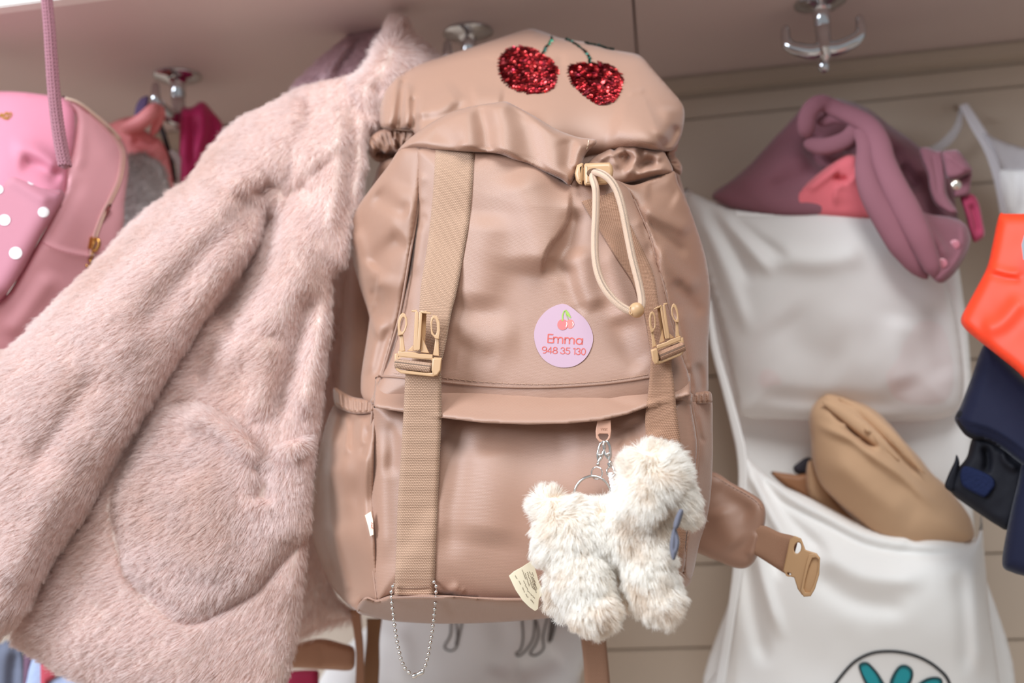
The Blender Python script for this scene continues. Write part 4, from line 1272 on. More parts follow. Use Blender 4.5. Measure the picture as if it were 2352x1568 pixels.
body = Soft('coat_body', [(560, 275), (620, 232), (700, 190), (780, 171), (826, 166), (868, 220), (864, 260), (846, 330), (850, 376), (842, 420), (831, 480), (812, 540), (802, 600), (784, 622), (770, 645), (766, 700), (762, 770), (755, 830), (742, 966), (726, 1049),
                          (714, 1198), (704, 1327), (686, 1482), (664, 1580), (640, 1640), (320, 1640), (200, 1582), (155, 1561), (103, 1531), (52, 1499), (22, 1466), (60, 1360), (200, 1080), (400, 700), (490, 420)],
            [(560, 275, .80), (826, 166, .79), (850, 376, .752), (784, 622, .728), (742, 966, .720), (704, 1327, .722), (664, 1600, .728), (155, 1561, .725), (22, 1466, .725), (420, 1100, .712), (600, 700, .728), (450, 1450, .715), (650, 350, .76)],
            furb, coat, shrink=9, thick=16, w=70, back=14, step=8, noise=(1.5, 120),
            strokes=[('R', 11, -4, [(420, 928), (330, 1000), (268, 1110), (260, 1165), (276, 1252), (296, 1316), (348, 1374), (405, 1420), (448, 1428), (494, 1411), (560, 1375), (602, 1343), (660, 1276), (712, 1214)]), ('r', 22, -8, [(796, 225), (812, 330), (800, 430), (782, 560)]), ('r', 20, 5, [(830, 250), (826, 360), (812, 480)]), ('r', 26, 6, [(770, 220), (778, 330), (770, 430), (745, 560)]),
                     ('r', 30, -16, [(640, 450), (622, 500), (590, 580), (545, 680), (490, 760)]), ('r', 50, 13, [(690, 470), (690, 560), (650, 680), (560, 780), (470, 860)]),
                     ('r', 26, -10, [(720, 640), (700, 740), (665, 850), (625, 990)]), ('r', 34, 8, [(620, 760), (600, 860), (590, 970)]), ('r', 28, 7, [(730, 690), (728, 800), (690, 960)]),
                     ('r', 26, -7, [(560, 730), (500, 800), (440, 900)]), ('r', 24, -7, [(720, 420), (690, 440), (640, 460)]), ('r', 60, 9, [(640, 340), (700, 330), (750, 380)]),
                     ('r', 40, 5, [(660, 1120), (690, 1250), (670, 1400)]), ('r', 70, 5, [(150, 1400), (300, 1500), (500, 1500)])])
pock = Soft('pocket', [(273, 1116), (263, 1162), (270, 1200), (280, 1250), (299, 1312), (351, 1368), (407, 1412), (448, 1420), (490, 1404), (557, 1368), (598, 1337), (655, 1270), (704, 1214), (712, 1120), (716, 1049), (704, 1008), (682, 1003), (650, 1014), (622, 1036), (603, 1049), (580, 1010), (545, 972), (500, 945), (450, 930), (410, 930), (371, 945), (330, 1000)],
            [(273, 1116, .706), (448, 1420, .707), (712, 1150, .712), (603, 1049, .708), (420, 930, .708), (490, 1180, .702), (690, 1010, .710)],
            furb, coat, thick=14, w=50, back=8, step=7, noise=(1, 80),
            strokes=[('r', 22, 8, [(420, 945), (500, 968), (560, 1010), (596, 1060)]), ('r', 22, -9, [(604, 1050), (606, 1100), (600, 1160)]), ('r', 24, 7, [(640, 1040), (680, 1020), (704, 1030)]), ('r', 60, 6, [(420, 1080), (480, 1200), (470, 1340)])])
sleeve = Soft('sleeve', [(700, 215), (660, 215), (620, 232), (560, 262), (520, 292), (475, 340), (432, 405), (390, 434), (306, 502), (204, 609), (128, 681), (31, 785), (-70, 870), (-90, 1400), (-40, 1490), (0, 1471), (31, 1445), (72, 1399), (126, 1291), (193, 1203), (239, 1131), (275, 1069),
                         (327, 982), (377, 899), (434, 817), (478, 745), (528, 670), (574, 600), (606, 540), (630, 480), (670, 450), (715, 410), (745, 340), (735, 260)],
              [(660, 215, .785), (740, 300, .77), (432, 405, .755), (204, 609, .725), (-60, 870, .70), (-40, 1490, .70), (193, 1203, .705), (434, 817, .725), (620, 520, .745), (300, 760, .70), (520, 520, .725), (670, 450, .752)],
              furb, coat, shrink=9, thick=34, w=140, back=18, step=8, noise=(1.5, 120), power=2.0,
              strokes=[('r', 40, 6, [(590, 330), (480, 470), (330, 620), (160, 790)]), ('r', 34, -7, [(640, 400), (560, 480), (430, 620), (280, 800)]), ('r', 40, 7, [(640, 440), (590, 540), (470, 700), (330, 900), (200, 1090)]),
                       ('r', 34, -6, [(240, 830), (150, 960), (60, 1100)]), ('r', 40, 5, [(160, 1060), (90, 1200), (20, 1350)]), ('r', 24, -7, [(640, 460), (610, 430), (585, 450)]), ('r', 18, 6, [(610, 400), (560, 420), (530, 400)])])
hood = Soft('hood', [(796, 190), (824, 160), (838, 142), (852, 112), (866, 78), (880, 45), (898, 32), (925, 32), (944, 46), (956, 70), (985, 100), (1015, 128), (1000, 170), (940, 220), (900, 280), (868, 300), (840, 320), (815, 260)],
            [(800, 190, .775), (900, 32, .825), (1015, 128, .835), (868, 300, .775), (880, 180, .785)], furb, coat, shrink=9, thick=18, w=40, back=16, step=8, noise=(1, 60),
            strokes=[('r', 16, -6, [(862, 180), (866, 230), (858, 280)])])
lining = Soft('hood_lining', [(672, 205), (700, 172), (745, 128), (800, 82), (850, 50), (890, 36), (905, 60), (880, 110), (860, 160), (830, 195), (760, 200), (710, 205)],
              [(672, 205, .83), (850, 50, .875), (860, 160, .84), (745, 128, .86)], liningm, coat, thick=8, w=40, back=12, step=8, noise=(3, 40),
              strokes=[('r', 12, -8, [(840, 70), (800, 130), (770, 180)]), ('r', 10, 5, [(810, 90), (770, 140), (740, 190)])])
tag(lining.o, 'mauve inside of the hood')
hem = Soft('coat_back', [(650, 300), (790, 290), (835, 400), (815, 520), (800, 700), (795, 950), (780, 1200), (765, 1330), (800, 1388), (840, 1405), (818, 1425), (770, 1438), (720, 1455), (690, 1470), (640, 1480), (640, 900)], [(700, 300, .86), (835, 400, .87), (795, 950, .868), (640, 1300, .82), (840, 1400, .855), (700, 1460, .83)], furb, coat, shrink=6, thick=14, w=40, back=14, step=10)

dn = (-0.75, 0.55)
cb_body = comb([(700, 220, -.5, .85), (840, 300, -.1, 1), (800, 420, -.1, 1), (830, 450, .3, 1), (700, 330, -.5, .9), (650, 420, -.5, .85), (690, 520, -.3, .95), (660, 620, -.45, .9), (560, 740, -.8, .6), (600, 850, -.9, .45), (500, 840, -.9, .4), (640, 900, -.4, .9),
                (720, 700, .1, 1), (740, 850, .15, 1), (700, 960, 0, 1), (440, 930, -.95, .3), (250, 1230, -.85, .45), (150, 1420, -.85, .5), (350, 1480, -.8, .55), (600, 1450, -.55, .8), (680, 1300, -.15, 1), (700, 1500, -.3, 1), (230, 1300, -.9, .4)])
cb_pock = comb([(450, 960, -.9, -.2), (540, 1010, -.75, .55), (600, 1100, -.35, .95), (500, 1080, -.85, .5), (400, 1050, -.95, .3), (330, 1150, -.95, .35), (450, 1200, -.8, .6), (560, 1200, -.5, .9), (650, 1080, -.1, 1), (690, 1030, .35, .9), (660, 1180, -.2, 1), (400, 1340, -.7, .7), (500, 1350, -.5, .9), (300, 1260, -.9, .5)], 60)
cb_slv = comb([(680, 260, -.6, .8), (560, 320, -.7, .7), (600, 420, -.5, .85), (640, 430, .2, 1), (690, 400, -.3, .9), (480, 420, -.75, .65), (530, 560, -.6, .8), (400, 560, -.75, .65), (470, 720, -.75, .65), (300, 650, -.8, .6), (360, 820, -.8, .6), (200, 800, -.8, .55), (280, 980, -.85, .5), (100, 900, -.8, .5), (150, 1150, -.85, .45), (30, 1100, -.8, .5), (30, 1350, -.8, .6)])
cb_hood = comb([(900, 60, .2, -1), (960, 100, .8, -.2), (850, 140, -.6, -.4), (900, 170, .1, 1), (880, 260, -.1, 1), (960, 160, .6, .6)])
covered = lambda c: inside(c, sleeve.poly) & (seg_dist(c, sleeve.poly, True)[0] > 50) | inside(c, pock.poly) & (seg_dist(c, pock.poly, True)[0] > 40)
FK = dict(lift=(0.62, 0.14), radius=(0.11, 0.045), clump=0.22, cell=9, wild=0.26, jit=0.16, seg=4)
fur('fur', [front_tris(body, skip=covered)], 105000, 6.8, cb_body, furm, body.o, **FK)
fur('fur', [front_tris(pock)], 56000, 6.8, cb_pock, furm, pock.o, **FK)
fur('fur', [front_tris(sleeve)], 120000, 6.8, cb_slv, furm, sleeve.o, **FK)
fur('fur', [front_tris(hood)], 14000, 8.0, cb_hood, furm, hood.o, **FK)
fur('fur', [front_tris(hem)], 16000, 10.0, comb([(740, 600, -.1, 1), (700, 1300, -.2, 1), (800, 1400, -.3, 1)]), furm, hem.o, **FK)
fur('fur', [front_tris(lining)], 6000, 6.0, comb([(760, 150, -.5, .8), (850, 80, -.4, .9)]), furmat('mauve_lining_pile', (222, 194, 198), (190, 158, 164)), lining.o, **FK)

# ================================================================ plush dog charm, key ring, ball chain
dog = thing('plush_dog', 'cream fluffy plush dog charm hanging from the zip pull of the beige backpack', 'plush toy', P(1395, 1440, 0.63))
dogback = plain('cream_plush_backing', (246, 238, 226), 0.85, var=0.05, scale=80)


def blob(name, parts, m, parent, voxel=0.0028, smooth=6):
    bm = bmesh.new()
    for (px, py, Y, rx, ry, rz, rot) in parts:
        c = Vector(P(px, py, Y))
        k = pxm(Y)
        tmp = bmesh.ops.create_icosphere(bm, subdivisions=3, radius=1)
        X, Z, D = Vector(RT), Vector(UP), Vector(-_f)
        cr, sr = math.cos(rot), math.sin(rot)
        X2, Z2 = X * cr - Z * sr, X * sr + Z * cr
        for v in tmp['verts']:
            v.co = c + X2 * (v.co.x * rx * k) + Z2 * (v.co.y * ry * k) + D * (v.co.z * rz * k)
    me = bpy.data.meshes.new(name)
    bm.to_mesh(me)
    bm.free()
    o = bpy.data.objects.new('tmp', me)
    COL.objects.link(o)
    md = o.modifiers.new('r', 'REMESH')
    md.mode, md.voxel_size = 'VOXEL', voxel
    ms = o.modifiers.new('s', 'SMOOTH')
    ms.factor, ms.iterations = 0.5, smooth
    dg = bpy.context.evaluated_depsgraph_get()
    me2 = bpy.data.meshes.new_from_object(o.evaluated_get(dg))
    bpy.data.objects.remove(o)
    me2.name = name
    me2.materials.clear()
    return link(name, me2, m, parent)


def mesh_tris(o):
    me = o.data
    me.calc_loop_triangles()
    V = np.zeros(len(me.vertices) * 3)
    me.vertices.foreach_get('co', V)
    V = V.reshape(-1, 3)
    F = np.zeros(len(me.loop_triangles) * 3, int)
    me.loop_triangles.foreach_get('vertices', F)
    F = F.reshape(-1, 3)
    n = np.cross(V[F[:, 1]] - V[F[:, 0]], V[F[:, 2]] - V[F[:, 0]])
    N = np.zeros_like(V)
    for k in range(3):
        np.add.at(N, F[:, k], n)
    N /= np.linalg.norm(N, axis=1)[:, None] + 1e-9
    r = V - CAM
    d = r @ _f
    q = np.stack([1176 + FPX * (r @ RT) / d, 784 - FPX * (r @ UP) / d], 1)
    keep = (n * (CAM - V[F[:, 0]])).sum(1) > -0.35 * np.linalg.norm(n, axis=1) * np.linalg.norm(CAM - V[F[:, 0]], axis=1)
    return V, F[keep], N, q


dparts = [(1315, 1238, .628, 84, 92, 74, 0), (1392, 1232, .630, 84, 74, 66, 0), (1460, 1228, .626, 78, 84, 66, 0.1), (1340, 1330, .620, 66, 86, 56, -0.25), (1362, 1402, .617, 50, 52, 46, 0), (1385, 1398, .614, 30, 40, 36, 0),
          (1492, 1318, .620, 56, 100, 50, -0.15), (1520, 1382, .618, 42, 46, 40, 0), (1450, 1330, .645, 46, 70, 34, 0), (1300, 1350, .645, 42, 66, 34, 0),
          (1262, 1162, .630, 38, 38, 36, 0), (1272, 1190, .629, 26, 30, 26, 0), (1480, 1150, .622, 56, 62, 54, 0), (1503, 1098, .620, 76, 74, 70, 0), (1545, 1128, .624, 44, 62, 50, -0.3), (1572, 1160, .626, 26, 44, 34, -0.2), (1478, 1150, .606, 40, 56, 30, 0.1), (1440, 1190, .622, 50, 60, 50, 0)]
db = blob('body', dparts, dogback, dog)
cb_dog = comb([(1262, 1132, -.2, -1), (1262, 1160, .1, 1), (1240, 1170, -1, 0), (1290, 1170, 1, 0), (1300, 1210, -.3, 1), (1330, 1260, 0, 1), (1240, 1260, -.6, .8), (1340, 1340, .2, 1), (1300, 1380, -.4, .9), (1370, 1430, .2, 1), (1420, 1400, .8, .6), (1400, 1240, .1, 1), (1390, 1168, -.1, -.8), (1390, 1195, .1, 1),
               (1470, 1250, .2, 1), (1500, 1340, .3, 1), (1550, 1390, .8, .6), (1520, 1420, .2, 1), (1500, 1028, 0, -1), (1500, 1055, .1, 1), (1440, 1070, -.7, -.5), (1480, 1080, -.2, .9), (1480, 1110, -.3, .9), (1440, 1130, -.7, .7), (1560, 1080, .9, -.3), (1530, 1130, .3, 1), (1590, 1160, .7, .8), (1480, 1190, -.2, 1), (1450, 1330, 0, 1), (1520, 1060, .4, -.6)], 60)
fur('fur', [mesh_tris(db)], 75000, 6.3, cb_dog, furmat('cream_plush_fur', (255, 252, 247), (250, 238, 222), bias=0.5, alt=(226, 200, 168), scale=45, amount=0.42), db, lift=(1.0, 0.35), radius=(0.13, 0.03), clump=0.35, cell=12, wild=0.45, jit=0.22, seg=4)

velvet = plain('grey_velvet', (104, 104, 116), 0.7, spec=.2, sheen=0.15, var=0.08, scale=90)
bow = Soft('ribbon_bow', [(1560, 1170), (1570, 1172), (1566, 1190), (1560, 1208), (1553, 1216), (1546, 1210), (1550, 1190)], .602, velvet, dog, thick=3, w=8, back=4, step=3)
bow2 = Soft('ribbon_bow', [(1549, 1206), (1556, 1222), (1561, 1245), (1556, 1268), (1549, 1286), (1542, 1280), (1538, 1256), (1541, 1230)], .604, velvet, dog, thick=3, w=9, back=3, step=3, strokes=[('r', 4, -1.2, [(1549, 1216), (1551, 1240), (1549, 1270)])])
tagm = plain('cream_satin_tag', (246, 234, 206), 0.6, var=0.04, scale=100)
ct = prism('care_tag', [[(1169, 1322), (1180, 1312), (1200, 1301), (1221, 1287), (1228, 1300), (1236, 1330), (1248, 1360), (1238, 1376), (1236, 1398), (1229, 1403), (1216, 1394), (1200, 1378), (1184, 1354)]], lambda q: .636 + 0.00012 * (q[:, 0] - 1169), 3, tagm, dog, bevel=0.8)
tl = []
for (a, b) in (((1200, 1308), (1207, 1330)), ((1206, 1316), (1216, 1346)), ((1211, 1313), (1224, 1352)), ((1217, 1312), (1228, 1356)), ((1222, 1314), (1231, 1360)), ((1226, 1328), (1233, 1354)), ((1202, 1333), (1213, 1356)), ((1211, 1356), (1229, 1375)), ((1184, 1321), (1188, 1330)), ((1191, 1334), (1197, 1343)), ((1200, 1348), (1204, 1360)), ((1207, 1364), (1213, 1371)), ((1219, 1376), (1227, 1386))):
    a, b = np.array(a, float), np.array(b, float)
    L = np.linalg.norm(b - a)
    u = (b - a) / L
    n_ = np.array([-u[1], u[0]])
    t = 0.0
    while t < L - 1.5:
        l = random.uniform(1.2, 3.2)
        p0 = a + u * t
        tl.append([p0 + n_ * random.uniform(-1.3, 1.3), p0 + u * l * 0.5 + n_ * random.uniform(-1.6, 1.6), p0 + u * l + n_ * random.uniform(-1.3, 1.3)])
        t += l + random.uniform(0.3, 0.9)
strokes_mesh('care_print', tl, 0.9, lambda q: .636 + 0.00012 * (q[:, 0] - 1169) - .0004, plain('brown_print', (96, 74, 52), 0.7), ct, lift=0.15, cap=False)


def clasp(parent, top, bot, w, y0):
    """lobster clasp between two points: sprung hook, lever and pivot"""
    t, b = np.array(top, float), np.array(bot, float)
    u = (b - t) / np.linalg.norm(b - t)
    n_ = np.array([-u[1], u[0]])
    L = np.linalg.norm(b - t)
    pt = lambda a, c, d=0: tuple(t + u * (a * L) + n_ * (c * w)) + (y0 + d,)
    c = tube('lobster_clasp', [pt(.02, .1), pt(0, -.25), pt(.08, -.6), pt(.3, -.75), pt(.55, -.6), pt(.75, -.35), pt(.9, 0), pt(.98, 0)], [.75, .8, .9, 1.0, 1.1, 1.1, .9, .8], M['steel'], parent, sides=10)
    tube('clasp_lever', [pt(.03, .12), pt(.15, .45), pt(.4, .55), pt(.65, .5), pt(.88, .1)], [.6, .75, .85, .9, .8], M['steel'], c, sides=10)
    tube('clasp_spur', [pt(.38, .5, -.0004), pt(.42, .85, -.0004)], [.7, .35], M['steel'], c, sides=8, smooth=1)
    ball('clasp_pivot', P(*pt(.62, .0, -.0012)), 0.0011, M['steel'], c, 12, 8)
    ball('clasp_ball', P(*pt(1.03, 0)), 0.0013, M['steel'], c, 14, 10)
    return c


clasp(dog, (1389, 1014), (1401, 1060), 11, .640)
lathe('swivel_collar', [(0.0011, 0), (0.0017, 0.0003), (0.0018, 0.0016), (0.0015, 0.0020), (0.0016, 0.0028), (0.0013, 0.0036), (0.0004, 0.0038)], M['steel'], dog, P(1400, 1061, .639), tuple(P(1403, 1080, .639) - P(1400, 1061, .639)), 20)
tube('swivel_ring', [(1401, 1070, .639), (1394, 1080, .638), (1396, 1090, .638), (1403, 1096, .638), (1411, 1090, .638), (1411, 1080, .638), (1405, 1070, .639)], .6, M['steel'], dog, sides=10)
whitec = plain('white_cord', (244, 240, 238), 0.6)
hcord = tube('hanging_cord', [(1402, 1086, .639), (1404, 1100, .637), (1407, 1116, .635), (1409, 1128, .632), (1414, 1150, .628)], 1.2, whitec, dog, sides=10)
for ph in (0, math.pi):
    pth = []
    for i in range(60):
        t = i / 59
        x, yv, Yv = np.interp(t, [0, .25, .5, .75, 1], [1402, 1404, 1407, 1410, 1414]), 1086 + 64 * t, np.interp(t, [0, 1], [.6385, .628])
        pth.append((x + 3.2 * math.cos(ph + t * 26), yv, Yv - 0.0009 * math.sin(ph + t * 26)))
    tube('cord_strand', pth, 0.75, whitec, hcord, sides=7, smooth=1)

ring = thing('key_ring', 'polished steel split key ring on a lobster clasp, looped behind the cream plush dog', 'key ring', P(1362, 1190, 0.64))
rp = np.c_[ellipse(1361, 1140, 43, 47, 48), np.full(48, .640)]
tube('split_ring', [tuple(p) for p in rp], 0.85, M['steel'], ring, sides=10, closed=True, smooth=1, flat=1.6)
rp2 = np.c_[ellipse(1361, 1140, 43, 47, 48), np.full(48, .6375)]
tube('split_ring', [tuple(p) for p in rp2], 0.85, M['steel'], ring, sides=10, closed=True, smooth=1, flat=1.2)
tube('jump_ring', [tuple(p) for p in np.c_[ellipse(1371, 1086, 12.5, 14, 28), .640 - .0015 * np.cos(np.linspace(0, 2 * math.pi, 28))]], 0.5, M['steel'], ring, sides=8, closed=True, smooth=1)
clasp(ring, (1384, 1014), (1374, 1064), 10, .642)

chain = thing('ball_chain', 'silver ball chain looped around the lower end of the left webbing strap', 'chain', P(958, 1556, 0.668))
bl_ = [(902.6, 1346), (899, 1359), (899, 1371), (900, 1384), (901, 1397), (903, 1410), (904, 1423), (906, 1435), (908, 1448), (909.5, 1461), (912, 1474), (914.5, 1487), (917.5, 1499.5), (920.5, 1512), (925, 1524), (930, 1534.5), (939, 1544)]
br_ = [(997, 1336), (1002, 1346), (1001.6, 1359), (1001, 1372), (1000, 1384), (998.6, 1398), (997, 1411), (996, 1424), (994, 1437), (992.5, 1450), (990.5, 1463), (988.5, 1475), (986, 1488), (984, 1501), (980.5, 1514), (977, 1527), (971, 1539)]
tube('chain_wire', [(906, 1338, .669)] + [(x, y, .668) for x, y in bl_] + [(948, 1551, .668)], 0.33, M['steel'], chain, sides=6, smooth=2)
tube('chain_wire', [(996, 1330, .670)] + [(x, y, .668) for x, y in br_] + [(966, 1546, .668)], 0.33, M['steel'], chain, sides=6, smooth=2)
b0 = None
for i, (x, y) in enumerate(bl_ + br_):
    c = P(x, y, .668)
    if b0 is None:
        b0 = ball('bead', (0, 0, 0), 0.00135, M['steel'], chain, 16, 10)
        b0.location = tuple(c)
    else:
        o = b0.copy()
        COL.objects.link(o)
        o.location = tuple(c)
a, b = P(946, 1554, .667), P(977, 1540, .667)
cn = lathe('connector', [(0.0006, 0), (0.0013, 0.0004), (0.0016, 0.0012), (0.0016, 0.0030), (0.0012, 0.0040), (0.0012, 0.0050), (0.0016, 0.0062), (0.0016, 0.0076), (0.0012, 0.0086), (0.0005, 0.0092)], M['steel'], chain, a, tuple(b - a), 18)

# ================================================================ coat hooks under the shelf
def hook(px, py, label, turn, drop=0.046, sc=1.0, full=True):
    c = on_shelf(px, py)
    t = thing('coat_hook', label, 'hook', (c[0], c[1], c[2]), 'chrome coat hooks under the shelf')
    Z = (0, 0, -1)
    R = 0.0235 * sc
    lathe('plate', [(R, 0.0), (R, 0.0016), (R * .93, 0.0030), (R * .55, 0.0058), (R * .36, 0.0080), (R * .30, 0.0100)], M['chrome'], t, c, Z, 40)
    for s in (-1, 1):
        sp = c + np.array([math.cos(turn + .8) * s, math.sin(turn + .8) * s, 0]) * R * .68 + np.array([0, 0, -.0038])
        o = ball('screw', sp, 0.0032 * sc, M['chrome'], t, 14, 8, (1, 1, .45))
    L = drop * sc
    lathe('stem', [(0.0076, 0.006), (0.0074, 0.022), (0.0067, 0.0232), (0.0067, 0.0240), (0.0072, 0.025), (0.0068, L * .7), (0.0072, L * .84), (0.0082, L * .93), (0.0090, L), (0.0070, L + .004), (0.0035, L + .008), (0.0012, L + .011)], M['chrome'], t, c, Z, 28)
    h = np.array([math.cos(turn), math.sin(turn), 0])
    for s in (-1, 1):
        p = [(0, L - .002), (.010, L + .000), (.021, L - .003), (.029, L - .007), (.0325, L - .012), (.0330, L - .019), (.0325, L - .029)]
        pts = [c + h * (s * a * sc) + np.array([0, 0, -b]) for a, b in p]
        tube('prong', pts, [7.6, 7.2, 6.6, 5.8, 5.0, 4.4, 3.4], M['chrome'], t, sides=16, world=True, ends=3)
    nub = ball('nub', c + np.array([0, 0.012, -L - .010]), 0.0055, M['chrome'], t, 14, 10, (1, 1, 1.3))
    return t


hook(1884, 4, 'chrome double coat hook hanging bare above the mauve clothes, right of the shelf joint', -0.08)
hook(408, 174, 'chrome coat hook between the pink dotted backpack and the magenta garment', 1.35)
hook(1075, 74, 'chrome coat hook mostly hidden behind the lid of the beige backpack', 1.1)

# ================================================================ pink dotted backpack, far left
pink = thing('dotted_backpack', 'pink backpack with white polka dots and a brass zip, behind the fur sleeve', 'backpack', P(100, 830, 0.80))
pinkm = weave('pink_polyester', (210, 130, 150), 0.9, 0.12, 0.05, rough=.6, spec=.3)
pinkp = weave('pocket_pink_darkened_for_light', (188, 124, 138), 0.9, 0.12, 0.05, rough=.6, spec=.3)  # same pink darkened in colour to offset strong light on the pocket
pinkl = weave('side_pink_lightened_for_shade', (228, 164, 172), 0.9, 0.12, 0.05, rough=.6, spec=.3)  # same pink lightened in colour to offset shade on the side panel
pb = Soft('body', [(-80, 215), (0, 210), (56, 212), (112, 219), (148, 225), (172, 262), (170, 327), (155, 393), (150, 445), (120, 500), (92, 546), (31, 653), (-80, 760)], [(-80, 215, .775), (148, 225, .78), (150, 445, .745), (-80, 700, .72), (0, 350, .74)],
          pinkm, pink, thick=12, w=50, back=40, step=7, noise=(1, 80), strokes=[('r', 18, 5, [(20, 340), (80, 345), (140, 400)]), ('r', 16, -5, [(40, 375), (100, 385), (145, 420)])])
psd = Soft('side_panel', [(140, 222), (160, 226), (204, 250), (255, 290), (286, 332), (296, 383), (290, 440), (286, 470), (282, 530), (250, 640), (60, 900), (-80, 940), (-80, 740), (0, 690), (31, 655), (92, 548), (120, 500), (149, 440), (155, 393), (168, 327), (174, 265)],
           [(148, 225, .78), (296, 383, .83), (150, 445, .742), (92, 546, .735), (0, 690, .72), (280, 540, .80), (60, 900, .75)], pinkl, pink, thick=7, w=24, back=50, step=7, noise=(1, 70),
           strokes=[('r', 14, 4, [(160, 250), (185, 310), (180, 400)]), ('s', 20, 3, [(92, 548), (140, 570), (204, 584), (250, 590)]), ('r', 18, -3, [(190, 400), (150, 480), (100, 570)]), ('r', 22, 4, [(130, 620), (70, 700), (10, 780)])])
ppk = Soft('front_pocket', [(-80, 360), (0, 378), (41, 393), (92, 418), (148, 442), (122, 498), (92, 546), (31, 653), (0, 686), (-80, 770)], [(-80, 360, .73), (148, 442, .738), (31, 653, .715), (-80, 700, .70)], pinkp, pink, thick=10, w=40, back=10, step=7,
           strokes=[('r', 16, 3, [(10, 400), (60, 430), (120, 470)])])
rth = plain('rose_thread', (206, 130, 142), 0.7)
strokes_mesh('stitching', dashes([(0, 386), (40, 401), (90, 426), (140, 447)], 5, 3), 1.6, ppk.y, rth, ppk.o, lift=0.5)
strokes_mesh('stitching', dashes([(92, 554), (140, 576), (204, 590)], 5, 3), 1.6, psd.y, rth, psd.o, lift=0.5)
dotm = plain('white_dot_print', (246, 240, 240), 0.5)
for x, y, r in ((74, 413, 12), (100, 487, 13), (10, 505, 13.5), (36, 581, 15), (-4, 435, 11), (-22, 590, 15)):
    patch('polka_dot', ellipse(x, y, r, r * .92, 24), ppk.y, dotm, ppk.o, 0.5)
patch('polka_dot', ellipse(77, 408, 11, 5, 20), ppk.y, dotm, ppk.o, 0.45)
gold_t = plain('gold_embroidery', (190, 136, 44), 0.4, 0.5, bump=0.5, scale=300)
strokes_mesh('gold_lettering', [resample(cat([(-16, 262), (-8, 272), (0, 264), (4, 260), (6, 270), (12, 272), (20, 262), (14, 258), (10, 266), (16, 274), (26, 264), (24, 258)], 6), 2), resample(cat([(2, 268), (10, 262), (22, 260)], 6), 2)], 2.6, pb.y, gold_t, pb.o, lift=0.7, thick=0.5)
for off, mm in ((0, plain('rose_zip_tape', (214, 164, 160), 0.6)), (7, plain('beige_zip_coil', (208, 168, 150), 0.4))):
    tube('zipper', [(p[0] + off, p[1], float(psd.at(p[0] + off, p[1], 0.6)[0])) for p in ((206, 262), (236, 288), (264, 322), (277, 350), (276, 385), (268, 420), (252, 455), (232, 495), (214, 545), (206, 590))], 1.1, mm, pink, sides=8)
Soft('zip_opening_shade', [(250, 470), (256, 474), (240, 505), (226, 530), (216, 548), (214, 540), (226, 512)], [(250, 470, float(psd.at(250, 470)[0]) - .001), (216, 545, float(psd.at(216, 545)[0]) - .001), (240, 505, float(psd.at(238, 505)[0]) - .001)], plain('zip_gap_shade', (120, 56, 52), 0.8), pink, thick=.6, w=5, back=1, step=4)  # dark strip laid on the panel; shade of the open zip as colour
zy = float(psd.at(217, 562)[0]) - .003
zpp = tube('zip_pull', [tuple(p) + (zy,) for p in ellipse(218, 562, 9, 14, 20, .35)], 1.5, M['gold'], pink, sides=10, closed=True, smooth=1)
tube('pull_link', [tuple(p) + (zy,) for p in ellipse(206, 588, 5, 10, 14, .2)], 0.9, M['gold'], zpp, sides=8, closed=True, smooth=1)
tube('pull_link', [tuple(p) + (zy,) for p in ellipse(203, 604, 5, 9, 14, .1)], 0.9, M['gold'], zpp, sides=8, closed=True, smooth=1)
prism('slider', [[(200, 548), (212, 542), (220, 556), (212, 574), (200, 570)]], zy, 14, M['gold'], zpp, bevel=2)
tube('piping', [(150, 226, .778), (180, 236, .785), (215, 262, .797), (250, 292, .81), (276, 320, .822)], 1.4, plain('cream_piping', (224, 196, 176), 0.6), pink, sides=8)

# ================================================================ knitted mauve drawcord
knit = plain('mauve_knit', (160, 110, 120), 0.9, var=0.22, scale=420)
kp = cat([(106, -60, .70), (108, 0, .70), (114, 70, .70), (118, 130, .70), (123, 200, .70), (130, 270, .698), (141, 340, .696), (151, 388, .695)], 10)
kc = thing('knitted_cord', 'mauve knitted cord hanging straight down in front of the pink dotted backpack', 'cord', P(151, 388, .695))
tube('core', [tuple(p) for p in kp], [3.1, 3.3, 3.6, 4.0], knit, kc, sides=14, smooth=1, ends=3)
W3 = P(kp[:, 0], kp[:, 1], kp[:, 2])
Lk = np.concatenate([[0], np.cumsum(np.linalg.norm(np.diff(W3, axis=0), axis=1))])
SV, SF_ = [], []
sx_, sy_ = np.array([1, 0, 0.]), np.array([0, -1.0, 0])
for ph in range(11):
    a = 2 * math.pi * ph / 11
    for s in np.arange(0.001, Lk[-1] - .003, 0.0030):
        c = np.array([np.interp(s, Lk, W3[:, k]) for k in range(3)])
        d_ = np.array([np.interp(s + .001, Lk, W3[:, k]) for k in range(3)]) - c
        d_ /= np.linalg.norm(d_)
        o_ = math.cos(a) * sx_ + math.sin(a) * sy_
        tt = math.sin(a) * -sx_ + math.cos(a) * sy_
        rr = 0.0034 + 0.0010 * s / Lk[-1]
        for sg in (-1, 1):
            p0 = c + o_ * rr + tt * (sg * .00085)
            ax = d_ * .0019 + tt * (-sg * .0006)
            k0 = len(SV)
            for u in (-1, 0, 1):
                w_ = 0.0009 if u == 0 else 0.0004
                for b_ in range(5):
                    be = 2 * math.pi * b_ / 5
                    SV.append(p0 + ax * u + o_ * (w_ * math.cos(be)) + tt * (w_ * math.sin(be)))
            for u in range(2):
                for b_ in range(5):
                    l_ = (b_ + 1) % 5
                    SF_.append((k0 + u * 5 + b_, k0 + u * 5 + l_, k0 + u * 5 + 5 + l_, k0 + u * 5 + 5 + b_))
